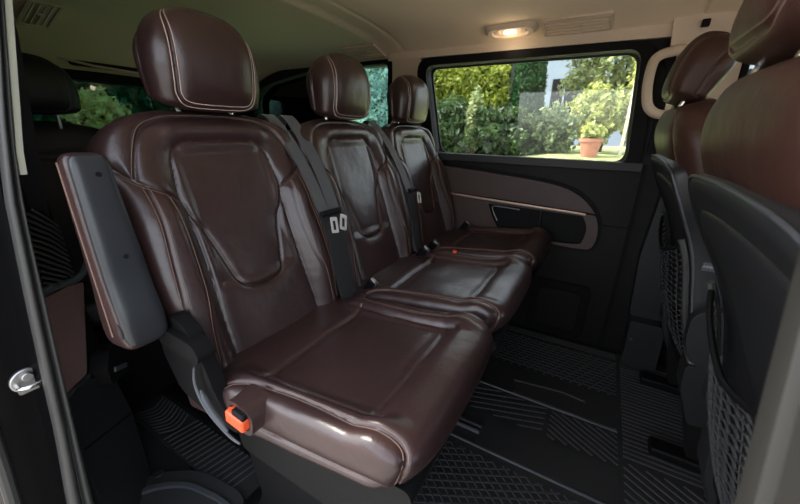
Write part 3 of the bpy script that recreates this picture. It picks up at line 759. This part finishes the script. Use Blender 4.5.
npk = empty('side_net_pocket', (QO.x, QO.y, 0), 'grey ribbed net pocket on the dark side panel above the brown panel', 'net pocket')
npk.rotation_euler.z = math.atan2(QD.y, QD.x)
m = MB(); NP = [(.055, .825), (.112, .800), (.126, .672), (.040, .684), (.03, .74)]
for i in range(17):
    z0_ = .845-i*.0125
    pts = []
    for u in np.linspace(0, .10, 9):
        x = .028+u; z = z0_-u*.75+.0012*math.sin(u*90+i)
        lo_, hi_ = .676, (.83 if x < .055 else .825-.44*(x-.055))
        if lo_ < z < hi_ and x < .126-.1*max(0, z-.70): pts.append((x, -.010-.008*math.sin(u*31), z))
    if len(pts) > 1: m.tube(pts, .0026, 5)
m.build('mesh_net', 'seal', npk)
MB().prism(rpoly([(.02, .835), (.058, .835), (.118, .806), (.132, .670), (.03, .678)], .01), 1, -.004, .010).build('backing', 'black', npk)
hk = empty('panel_catch', (QO.x+QD.x*.14, QO.y+QD.y*.14, .43), 'small black plastic catch on the side panel behind the armrest', 'catch'); hk.rotation_euler.z = math.atan2(QD.y, QD.x)
MB().prism(rpoly([(-.05, -.025), (.045, -.05), (.055, .0), (.03, .045), (-.02, .05), (-.05, .02)], .01), 1, -.03, .006).build('body', 'black', hk, bevel=.005)
MB().box((0, -.032, -.012), (.060, .006, .012), Matrix.Rotation(math.radians(25), 3, 'Y')).build('lip', 'plastic_grey', hk, bevel=.002)
# front right pillar (blurred, close to the lens)
def pil(z): return .227+(z-.775)*.316
V = []; F = []; zs = np.linspace(.35, 1.30, 20)
for z in zs:
    y = pil(z)
    for a, b in ((.104, y-.004), (.10, y-.010), (.10, y-.030), (.112, y-.035), (.112, y-.041), (.10, y-.046), (.098, y-.10), (.16, y-.12), (.22, y-.04), (.16, y)): V.append((a, b, z))
m = 10
for i in range(len(zs)-1):
    for k in range(m): F.append((i*m+k, i*m+(k+1) % m, (i+1)*m+(k+1) % m, (i+1)*m+k))
F += [tuple(range(m)), tuple((len(zs)-1)*m+k for k in range(m))]
struct(link('trim_13', V, F, 'pillar', angle=60))

# ------------------------------------------------------------------ left wall details
y0 = YL
sill = struct(MB().prism(rpoly([(-.86, .872), (.13, .868), (.13, .836), (-.86, .838)], .006), 1, y0-.045, y0).build('trim_14', 'plastic_mid', bevel=.008, seg=3))
struct(MB().prism([(-1.06, 1.313), (-.90, 1.313), (.09, 1.303), (1.38, 1.303), (1.38, 1.37), (-1.06, 1.37)], 1, y0-.022, y0).build('trim_26', 'beige_plastic', smooth=False))
sidep = empty('storage_trim', (-.25, y0, .60), 'brown leather side panel with storage bin and copper strip below the big window', 'side panel')
ox, oz = -.25, .60
def LP(p): return (p[0]-ox, p[1]-oz)
rim = softline([(-.95, .835), (-.62, .815), (-.42, .797), (-.2, .775), (-.09, .746), (-.015, .695), (.030, .63), (.045, .56), (.030, .488), (-.02, .468), (-.2, .468), (-.62, .462), (-.95, .46)], 5)
inn = softline([(-.95, .818), (-.62, .802), (-.42, .785), (-.2, .762), (-.095, .734), (-.025, .685), (.016, .625), (.030, .56), (.018, .497), (-.03, .482), (-.2, .484), (-.62, .478), (-.95, .476)], 5)
recess = softline([(-.04, .631), (-.25, .637), (-.44, .640), (-.455, .622), (-.41, .535), (-.36, .492), (-.2, .496), (-.05, .502), (-.022, .52), (-.017, .585), (-.04, .631)], 5)[:-1]
recs = recess
MB().prism([LP(p) for p in rim], 1, -.010, 0).build('surround', 'black', sidep, bevel=.003)
low_in = [p for p in inn if p[1] < .645]
upper = [p for p in inn if p[1] >= .648]+[(.008, .648), (-.05, .652), (-.224, .660), (-.413, .669), (-.95, .690)]
MB().prism([LP(p) for p in upper], 1, -.032, -.008).build('upper_pad', 'brown_panel', sidep, bevel=.006, seg=3)
lower = [(.008, .640), (-.04, .643), (-.224, .650), (-.413, .658), (-.95, .675)][::-1]+[p for p in inn if p[1] < .636]
MB().prism([LP(p) for p in lower], 1, -.028, -.008, [[LP(p) for p in recs]]).build('lower_pad', 'brown_panel', sidep, bevel=.004, seg=2)
MB().tube([(p[0]-ox, -.031, p[1]-oz) for p in [(-.95, .684), (-.624, .668), (-.413, .658), (-.224, .650), (-.074, .644), (-.03, .641)]], .0055, 8).build('copper_strip', 'copper', sidep)
# recess bin (inside depth) with divider
cx = sum(p[0] for p in recs)/len(recs); cz = sum(p[1] for p in recs)/len(recs)
n = len(recs); V = []
for k, yy in ((1.0, -.026), (1.0, .030), (.96, .034)):
    V += [(cx+(p[0]-cx)*k-ox, yy, cz+(p[1]-cz)*k-oz) for p in recs]
F = [(i, (i+1) % n, (i+1) % n+n, i+n) for i in range(n)]+[(i+n, (i+1) % n+n, (i+1) % n+2*n, i+2*n) for i in range(n)]+[tuple(2*n+i for i in range(n))]
bn = link('storage_bin', V, F, 'black', sidep)
MB().box((-.213-ox, -.002, .567-oz), (.012, .05, .135)).build('divider', 'plastic', bn, bevel=.002)
MB().prism([LP(p) for p in rpoly([(-.44, .630), (-.222, .628), (-.222, .503), (-.345, .50), (-.40, .535)], .012)], 1, -.016, -.006).build('bin_flap', 'black', sidep, bevel=.003)
MB().tube(smooth_path([(-.31-ox, -.027, .627-oz), (-.40-ox, -.027, .631-oz), (-.437-ox, -.027, .630-oz), (-.440-ox, -.027, .617-oz), (-.425-ox, -.027, .585-oz), (-.41-ox, -.027, .560-oz)], 4), .0028, 8).build('flap_trim', 'steel', sidep)
# rear dark mass of wall behind seats fits; rubber gap and seat belt tower
struct(MB().prism([(.135, 0), (.150, 0), (.150, .86), (.138, .86)], 1, y0-.012, y0).build('trim_15', 'black'))
struct(MB().prism([(-.95, .602), (.135, .598), (.135, .592), (-.95, .596)], 1, y0-.004, y0).build('trim_16', 'black'))
sp = struct(MB().prism(rrect(-.21, .02, .055, .30, .03), 1, y0-.010, y0).build('trim_17', 'black', bevel=.003))
struct(MB().prism(rrect(-.17, .06, .02, .26, .03), 1, y0-.018, y0).build('trim_18', 'plastic', bevel=.004))
tw = struct(MB().prism(rpoly([(.215, .84), (.30, .84), (.335, .45), (.33, .24), (.212, .24), (.195, .50)], .02), 1, y0-.075, y0).build('trim_19', 'plastic_mid', bevel=.02, seg=4))
bxx = tag(MB().prism(rpoly([(.215, .238), (.325, .238), (.335, .215), (.345, .02), (.222, .02)], .012), 1, y0-.13, y0-.01).build('belt_reel_cover', 'plastic_mid', bevel=.012, seg=3), 'grey plastic reel cover at the foot of the far door pillar', 'cover')
MB().tube([(.232, y0-.134, .158), (.232, y0-.128, .158)], .006, 12).build('screw', 'chrome', bxx)
MB().tube([(.26, y0-.09, .225), (.40, y0-.13, .20)], .012, 10).build('stay_bar', 'plastic', bxx)
# beige pillars
struct(MB().prism(rpoly([(-1.055, 1.38), (-.885, 1.38), (-.87, 1.30), (-.84, 1.0), (-.85, .885), (-1.035, .885), (-1.035, 1.30)], .01), 1, y0-.02, y0).build('trim_20', 'beige_plastic', bevel=.006))
struct(MB().prism(rpoly([(.10, 1.255), (.33, 1.255), (.35, .90), (.135, .90), (.132, 1.20)], .01), 1, y0-.03, y0).build('trim_21', 'black', bevel=.006))
struct(MB().prism(rpoly([(.150, 1.265), (.33, 1.265), (.335, .98), (.165, .98)], .01), 1, y0-.045, y0-.031).build('trim_25', 'beige_plastic', bevel=.004))
struct(MB().prism(rpoly([(.112, 1.40), (.33, 1.40), (.33, 1.250), (.128, 1.250), (.122, 1.30)], .01), 1, y0-.045, y0-.031).build('trim_22', 'beige_plastic', bevel=.004))
gh = empty('grab_handle', (.11, y0-.07, 1.15), 'beige looped grab handle between the big window and the far headrest', 'handle')
hp = [(.030, 0, .098), (-.008, 0, .088), (-.026, 0, .062), (-.026, 0, -.01), (-.012, 0, -.072), (.014, 0, -.100), (.050, .01, -.106), (.075, .045, -.10)]
P_ = smooth_path([(.075, .045, .11)]+hp, 6)
MB().tube(P_, .0165, 14, up=(0, 1, 0), flat=.8).build('loop', 'beige_plastic', gh)
MB().prism(rrect(.045, -.13, .085, .13, .015), 1, .02, .045).build('mount', 'beige_plastic', gh, bevel=.005)
cl = tag(MB().box((.205, y0-.06, 1.325), (.022, .02, .022)).build('roof_clip', 'black', bevel=.003), 'small black clip where the pillar meets the headliner', 'clip')

# ------------------------------------------------------------------ ceiling fittings
def ceil_frame(x, y):
    e = .01; z = ceil_z(x, y); dy = (ceil_z(x, y+e)-ceil_z(x, y-e))/(2*e); dx = (ceil_z(x+e, y)-ceil_z(x-e, y))/(2*e)
    return z, math.atan(dy), math.atan(dx)
def vent(x, y, w, d, label):
    z, a, bx_ = ceil_frame(x, y)
    t = empty('ceiling_vent', (x, y, z-.002), label, 'vent', None); t.rotation_euler = (a, -bx_, 0)
    MB().prism(rrect(-w/2, -d/2, w/2, d/2, .008), 2, -.008, .002, [rrect(-w/2+.008, -d/2+.008, w/2-.008, d/2-.008, .005)]).build('frame', 'beige_plastic', t, bevel=.002)
    MB().prism(rrect(-w/2+.008, -d/2+.008, w/2-.008, d/2-.008, .005), 2, -.003, .002).build('backing', 'beige', t)
    m = MB()
    for k in range(4):
        yy = -d/2+.022+k*(d-.044)/3; m.box((0, yy, -.005), (w-.026, .010, .003), Matrix.Rotation(.35, 3, 'X'))
    m.build('slat', 'beige_plastic', t); MB().box((w*.06, 0, -.010), (.012, .022, .006)).build('slider', 'beige_plastic', t, bevel=.002)
vent(-.185, 1.62, .24, .105, 'long beige roof air vent beside the lit dome lamp')
vent(-1.17, 1.62, .20, .12, 'beige roof air vent above the middle headrest')
vent(-1.98, .62, .20, .10, 'beige roof air vent above the black third row headrest')
z, a, b_ = ceil_frame(-.425, 1.60)
dl = empty('dome_light', (-.425, 1.60, z), 'oval beige dome lamp lit above the big window', 'lamp'); dl.rotation_euler = (a, -b_, 0)
o1 = rrect(-.10, -.038, .10, .038, .0375, 8)
MBd = MB(); n = len(o1); V = []
for k, h in ((1.06, .004), (1.0, -.012), (.9, -.020), (.72, -.020), (.66, -.012)): V += [(p[0]*k if abs(k) else 0, p[1]*(k if k > .9 else k*1.0), h) for p in o1]
F = [(i+j*n, (i+1) % n+j*n, (i+1) % n+(j+1)*n, i+(j+1)*n) for j in range(4) for i in range(n)]+[tuple(4*n+i for i in range(n))]
link('housing', V, F, 'beige_plastic', dl)
MB().prism(rrect(-.026, -.009, .024, .009, .006), 2, -.018, -.0115).build('lens', 'lamp', dl)
for sx in (-1, 1): MB().prism(rrect(sx*.052-.010, -.013, sx*.052+.010, .013, .006), 2, -.0165, -.0115).build('switch', 'beige_plastic', dl, bevel=.0015)
rh = empty('rear_grab_recess', (-2.27, .96, 1.265), 'slim pale strip with dark slot above the rear window', 'handle')
MB().prism(rrect(-.19, -.022, .19, .022, .02), 0, -.01, .012).build('slot', 'black', rh, bevel=.004)
MB().tube([(.014, -.23, .002), (.02, -.1, -.016), (.02, .12, -.024)], .0055, 8).build('strip', 'beige_plastic', rh)

# ------------------------------------------------------------------ floor mats and rails
mat = empty('floor_mat', (0, 1.1, 0), 'ribbed black rubber mat in front of the rear bench', 'floor mat')
MB().prism(rrect(-.62, -.82, .435, .575, .03), 2, .0, .008).build('sheet', 'rubber', mat, bevel=.002)
def bar(m, a, b, w=.006, h=.004, z=.008):
    a = Vector((a[0], a[1]-1.1, z)); b = Vector((b[0], b[1]-1.1, z)); m.ribbon([a, b], [Vector((0, 0, 1)).cross(b-a)]*2, w, h*2)
rib = MB()
def clipx(p, q, x0, x1, y0_, y1):
    # Liang-Barsky
    dx, dy = q[0]-p[0], q[1]-p[1]; t0, t1 = 0, 1
    for P0, Q0 in ((-dx, p[0]-x0), (dx, x1-p[0]), (-dy, p[1]-y0_), (dy, y1-p[1])):
        if abs(P0) < 1e-9:
            if Q0 < 0: return None
        else:
            r = Q0/P0
            if P0 < 0: t0 = max(t0, r)
            else: t1 = min(t1, r)
    if t0 >= t1: return None
    return (p[0]+dx*t0, p[1]+dy*t0), (p[0]+dx*t1, p[1]+dy*t1)
def hatch(x0, x1, y0_, y1, ang, pitch, w=.006):
    d = (math.cos(ang), math.sin(ang)); nrm = (-d[1], d[0]); c = ((x0+x1)/2, (y0_+y1)/2); R = math.hypot(x1-x0, y1-y0_)
    k = -int(R/pitch)-1
    while k*pitch < R:
        p = (c[0]+nrm[0]*k*pitch-d[0]*R, c[1]+nrm[1]*k*pitch-d[1]*R); q = (p[0]+2*R*d[0], p[1]+2*R*d[1])
        s = clipx(p, q, x0, x1, y0_, y1)
        if s: bar(rib, s[0], s[1], w)
        k += 1
hatch(-.60, .205, 1.345, 1.600, 0, .022, .005); hatch(-.60, .205, 1.345, 1.600, math.radians(62), .03, .005)
hatch(-.60, .205, .300, .825, math.radians(28), .022, .004); hatch(-.60, .205, .300, .825, math.radians(-40), .022, .004)
hatch(.222, .43, 1.05, 1.63, 0, .020)
hatch(-.60, -.02, 1.010, 1.145, math.radians(18), .026); hatch(-.0, .205, 1.010, 1.145, math.radians(-32), .020)
hatch(.222, .43, .30, 1.035, math.radians(-32), .024)
hatch(-.60, .205, 1.615, 1.66, 0, .016, .005)
rib.build('ribs', 'rubber_rib', mat)
for (a, b, c, d) in ((-.145, 1.165, .205, 1.300), (-.20, .862, .205, .992)):
    MB().prism(rrect(a, b-1.1, c, d-1.1, .012), 2, .006, .0125).build('plate', 'rubber', mat, bevel=.002)
    m = MB(); m.tube([(a-.25, b-1.1-.010, .012), (c, b-1.1-.010, .012)], .0045, 8); m.build('plate_edge', 'plastic_grey', mat)
m = MB().tube([(-.16, 1.235-1.1, .013), (.02, 1.26-1.1, .013), (.10, 1.25-1.1, .013)], .004, 6); m.build('cable_ridge', 'rubber_rib', mat)
m = MB(); m.tube([(-.42, .905-1.1, .014), (-.20, .905-1.1, .014)], .008, 8); m.tube([(-.42, .93-1.1, .014), (-.20, .93-1.1, .014)], .006, 8); m.build('slot_cover', 'plastic_grey', mat)
for yy, lab in ((.402, 'nearest black seat rail running along the floor beside the door step'), (.86, None)):
    pass
r1 = tag(MB().prism([(.465, .0), (.525, .0), (.520, .018), (.508, .018), (.508, .010), (.482, .010), (.482, .018), (.470, .018)], 0, -2.2, -.62).build('floor_rail', 'black'), 'black seat rail let into the floor under the nearest seat', 'rail')
mat2 = empty('rear_floor_mat', (-1.06, .395, 0), 'ribbed black mat strip on the floor behind the door step', 'floor mat')
MB().prism(rrect(-.32, -.055, .375, .055, .02), 2, .0, .007).build('sheet', 'rubber', mat2, bevel=.002)
m = MB()
for k in range(9): m.tube(smooth_path([(-.22+k*.020, -.045, .008), (-.19+k*.020, .0, .008), (-.22+k*.020, .05, .008)], 4), .0028, 5)
for k in range(16): m.tube([(-.02+k*.022, -.05+.006*0, .008), (.0+k*.022, .055, .008)], .0022, 5)
m.build('ribs', 'rubber_rib', mat2)
# step well with pale lip, by the door
stp = struct(MB().prism(rpoly([(-1.00, .14), (-.97, .27), (-.86, .345), (-.70, .362), (-.64, .33), (-.60, .25), (-.20, .235), (.10, .22), (.10, .10), (-1.0, .08)], .05), 2, -.01, .02).build('trim_23', 'step', bevel=.008, seg=3))
lipo = rpoly([(-.965, .12), (-.94, .235), (-.86, .300), (-.72, .325), (-.63, .315), (-.60, .12)], .06); lipi = rpoly([(-.950, .13), (-.927, .229), (-.853, .290), (-.72, .314), (-.640, .305), (-.615, .13)], .05)
struct(MB().prism(lipo, 2, .015, .030, [lipi]).build('trim_24', 'plastic_grey', bevel=.003))
tag(MB().tube([(-.955, .272, .0), (-.955, .272, .024)], .014, 20).build('floor_plug', 'plastic_mid', bevel=.003), 'round dark plug in the floor edge beside the step', 'plug')

# ------------------------------------------------------------------ outside
GZ = -.48
struct(MB().box((0, 12, GZ-.05), (70, 60, .1)).build('ground', 'ground', smooth=False))
# terraced garden bed beyond the window
V = []; F = []; gx = np.linspace(-14, 8, 60); gy = np.linspace(5.0, 14, 30)
for x in gx:
    for y in gy:
        h = GZ+(1.01+.09*float(sm(-2.0, -.8, np.array(x))))*float(sm(5.0, 7.0, np.array(y)))+.04*noise.noise(Vector((x, y, 0)))
        V.append((x, y, h))
for i in range(59):
    for j in range(29): F.append((i*30+j, i*30+j+1, (i+1)*30+j+1, (i+1)*30+j))
struct(link('ground_bank', V, F, 'grass'))
V = []; F = []
gx = np.linspace(-12, -4.6, 30); gy = np.linspace(-6, 7, 30)
def foliage(name, mat, parent, pts, size, jit=.4, aspect=1.7):
    n = len(pts); P = np.array(pts); sz = size*(1+jit*(rng.random(n)-.5)*2)
    a = rng.normal(size=(n, 3)); a /= np.linalg.norm(a, axis=1, keepdims=True)
    b = np.cross(a, rng.normal(size=(n, 3))); b /= np.linalg.norm(b, axis=1, keepdims=True)
    A = a*(sz*aspect/2)[:, None]; B_ = b*(sz/2)[:, None]
    c = np.cross(a, b)*(sz*.15)[:, None]
    Vv = np.stack([P-A, P+B_*.9+c, P+A, P-B_*.9+c], 1).reshape(-1, 3)
    me = bpy.data.meshes.new(name); me.from_pydata(Vv.tolist(), [], [(4*i, 4*i+1, 4*i+2, 4*i+3) for i in range(n)])
    me.materials.append(M[mat]); o = bpy.data.objects.new(name, me); COL.objects.link(o); o.parent = parent; return o
def blob_pts(c, r, n, shell=.65, lump=.18, seed=0):
    out = []
    while len(out) < n:
        d = rng.normal(size=3); d /= np.linalg.norm(d)
        k = shell+(1-shell)*rng.random()
        k *= 1+lump*noise.noise(Vector((d[0]*2.5+seed, d[1]*2.5, d[2]*2.5)))*2
        out.append((c[0]+d[0]*r[0]*k, c[1]+d[1]*r[1]*k, c[2]+d[2]*r[2]*k))
    return out
def shrub(name, label, cat, base, r, h, n, mat, size, group=None, stem=.05, lump=.2):
    t = empty(name, base, label, cat, group)
    foliage('foliage', mat, t, blob_pts((0, 0, h), r, n, lump=lump, seed=base[0]), size)
    m = MB()
    for k in range(5):
        a = k*1.26+base[0]; m.tube(smooth_path([(0.03*math.cos(a), .03*math.sin(a), -.1), (.1*r[0]*math.cos(a)*2, .1*r[1]*math.sin(a)*2, h*.6), (.35*r[0]*math.cos(a), .35*r[1]*math.sin(a), h+r[2]*.4)], 4), [stem*(1-.8*i/8) for i in range(9)], 6)
    m.build('stem', 'bark', t); return t
def hedge(name, label, base, dims, n, mat, size, group=None, top=.25):
    t = empty(name, base, label, 'hedge', group); dx, dy, dz = dims; pts = []
    while len(pts) < n:
        x = (rng.random()-.5)*dx; y = (rng.random()-.5)*dy; z = rng.random()*dz
        nn = noise.noise(Vector((x*1.3+base[0], y*1.3, z*1.3)))
        fy = -dy/2*(1+.30*nn)
        face = rng.random()
        if face < .6: y = fy+.35*rng.random()**2*dy*.3
        elif face < .8: y = -fy-.35*rng.random()**2*dy*.3
        else: z = dz*(1+.08*nn)-rng.random()**2*.3
        pts.append((x, y, z))
    foliage('foliage', mat, t, pts, size)
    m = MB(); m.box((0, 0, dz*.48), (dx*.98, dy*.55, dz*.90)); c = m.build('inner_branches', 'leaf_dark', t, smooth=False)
    return t
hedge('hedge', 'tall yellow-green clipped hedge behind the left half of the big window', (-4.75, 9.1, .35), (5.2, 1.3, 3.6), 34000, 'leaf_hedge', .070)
t = empty('cypress_tree', (-1.75, 8.6, .40), 'dark green columnar cypress between the hedge and the pale house', 'tree')
pts = []
for _ in range(9000):
    z = rng.random()**.9*4.2; a = rng.random()*2*math.pi; r = .40*(min(1, z/.5)**.4)*(1-z/4.4)**.45*(.8+.2*rng.random())
    pts.append((r*math.cos(a), r*math.sin(a), z))
foliage('foliage', 'leaf_cypress', t, pts, .075)
MB().tube([(0, 0, -.1), (0, 0, 4.0)], [.17, .05], 8).build('trunk', 'bark', t)
hs = empty('house', (.6, 19.0, .2), 'pale blue-white rendered house wall glimpsed behind the garden trees', 'house')
MB().box((0, 0, 2.6), (9.0, 4.0, 5.2)).build('wall', 'house', hs, smooth=False)
MB().prism([(-2.4, 5.2), (2.4, 5.2), (0, 6.8)], 0, -4.9, 4.9).build('roof', 'roof_tile', hs, smooth=False)
for xx in (-2.6, .2, 2.6):
    w_ = MB().box((xx, -2.01, 2.3), (1.0, .08, 1.3)).build('window', 'black', hs, smooth=False)
    MB().box((xx, -2.06, 2.3), (.06, .04, 1.3)).build('glazing_bar', 'house', w_, smooth=False)
shrub('garden_tree', 'silvery loose tree in front of the pale house', 'tree', (-.20, 9.1, .55), (.82, .6, 1.05), 1.80, 4200, 'leaf_silver', .085, lump=.4)
shrub('round_shrub', 'light green round shrub at the middle right of the window', 'shrub', (-.30, 8.1, .58), (.48, .4, .50), .72, 3200, 'leaf_pale', .06, lump=.35)
shrub('dark_shrub', 'dark green shrub low in front of the yellow-green hedge', 'shrub', (-3.15, 7.5, .50), (.80, .6, .62), .45, 3800, 'leaf_dark', .08, lump=.35)
shrub('dark_shrub', 'dark leafy shrub at the foot of the cypress', 'shrub', (-2.0, 7.4, .55), (.75, .5, .42), .40, 3400, 'leaf_dark', .08, lump=.4)
shrub('tall_perennial', 'slender pale-stemmed perennial in front of the dark shrubs', 'plant', (-2.45, 7.15, .45), (.16, .16, .62), .72, 900, 'leaf_silver', .06, lump=.3, stem=.02)
shrub('grey_shrub', 'grey-green bush filling the ground below the silvery tree', 'shrub', (-1.02, 7.6, .58), (.46, .4, .42), .36, 3400, 'leaf_grey', .065, lump=.4)
shrub('ochre_shrub', 'pale olive climbing bush at the right edge of the window', 'shrub', (.62, 8.2, .55), (.48, .4, 1.3), 1.30, 4600, 'leaf_pale', .08, lump=.2)
fp = empty('flower_pot', (-.27, 7.0, .60), 'terracotta pot standing on the grass below the light green shrub', 'flower pot')
V = []; F = []; prf = [(.0, .0), (.12, .0), (.17, .26), (.19, .26), (.19, .31), (.165, .31), (.15, .25), (0, .25)]; K = 24
for r, z in prf: V += [(r*math.cos(2*math.pi*k/K), r*math.sin(2*math.pi*k/K), z) for k in range(K)]
for i in range(len(prf)-1):
    for k in range(K): F.append((i*K+k, i*K+(k+1) % K, (i+1)*K+(k+1) % K, (i+1)*K+k))
link('pot', V, F, 'terracotta', fp)
foliage('plant', 'leaf_pale', fp, blob_pts((0, 0, .42), (.18, .18, .15), 260), .06)
pst = tag(MB().box((.20, 7.2, 1.5), (.05, .05, 2.2)).build('garden_post', 'post'), 'pale timber garden post near the right edge of the window', 'post')
# planting seen through the quarter window and the rear window
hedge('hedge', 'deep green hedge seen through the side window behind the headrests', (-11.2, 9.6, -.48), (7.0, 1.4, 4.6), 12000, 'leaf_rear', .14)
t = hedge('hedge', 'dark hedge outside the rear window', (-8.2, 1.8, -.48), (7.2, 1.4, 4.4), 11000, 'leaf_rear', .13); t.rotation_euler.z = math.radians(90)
shrub('flowering_shrub', 'yellow flowering shrub low outside the rear window', 'shrub', (-6.3, 2.32, -.48), (.30, .34, .34), 1.52, 1500, 'petal', .06, lump=.4)
shrub('pale_bush', 'pale blue-green bush seen past the middle headrest', 'shrub', (-4.9, 7.3, .40), (.52, .5, 1.5), 1.3, 4200, 'leaf_blue', .08, lump=.2)

# ------------------------------------------------------------------ light
w = bpy.data.worlds.new('sky'); SC.world = w; w.use_nodes = True; nt = w.node_tree
bg = nt.nodes['Background']; sky = nt.nodes.new('ShaderNodeTexSky'); sky.sky_type = 'NISHITA'; sky.sun_disc = False
sky.sun_elevation = math.radians(48); sky.sun_rotation = math.radians(-90); sky.dust_density = 3; sky.air_density = 1.0
hsv = nt.nodes.new('ShaderNodeHueSaturation'); hsv.inputs['Saturation'].default_value = .35
nt.links.new(sky.outputs[0], hsv.inputs['Color']); nt.links.new(hsv.outputs[0], bg.inputs['Color']); bg.inputs['Strength'].default_value = .42
sl = bpy.data.lights.new('sun', 'SUN'); sl.energy = 2.7; sl.angle = math.radians(3); sl.color = (1, .93, .80)
so = bpy.data.objects.new('sun', sl); COL.objects.link(so)
so.rotation_euler = Vector((-.72, -.25, .85)).to_track_quat('Z', 'Y').to_euler()
pl = bpy.data.lights.new('dome_bulb', 'POINT'); pl.energy = .09; pl.color = (1, .8, .55); pl.shadow_soft_size = .02
po_ = bpy.data.objects.new('dome_bulb', pl); COL.objects.link(po_); po_.location = (-.425, 1.59, ceil_z(-.425, 1.59)-.06)

# ------------------------------------------------------------------ camera
cd = bpy.data.cameras.new('camera'); cam = bpy.data.objects.new('camera', cd); COL.objects.link(cam); SC.camera = cam
yaw, pitch, roll = [math.radians(v) for v in (30, 19.5, 1)]
fwd = Vector((-math.sin(yaw)*math.cos(pitch), math.cos(yaw)*math.cos(pitch), -math.sin(pitch))); rt = Vector((math.cos(yaw), math.sin(yaw), 0)); upv = rt.cross(fwd)
r2 = rt*math.cos(roll)+upv*math.sin(roll); u2 = -rt*math.sin(roll)+upv*math.cos(roll)
cam.matrix_world = Matrix(((r2.x, u2.x, -fwd.x, 0), (r2.y, u2.y, -fwd.y, 0), (r2.z, u2.z, -fwd.z, .97), (0, 0, 0, 1)))
cd.sensor_width = 36; cd.lens = 340/800*36; cd.clip_start = .01; cd.clip_end = 200
cd.dof.use_dof = True; cd.dof.focus_distance = .95; cd.dof.aperture_fstop = 5.0
SC.view_settings.view_transform = 'Standard'; SC.view_settings.look = 'None'; SC.view_settings.gamma = 1; SC.view_settings.use_curve_mapping = False
SC.view_settings.exposure = 1.28
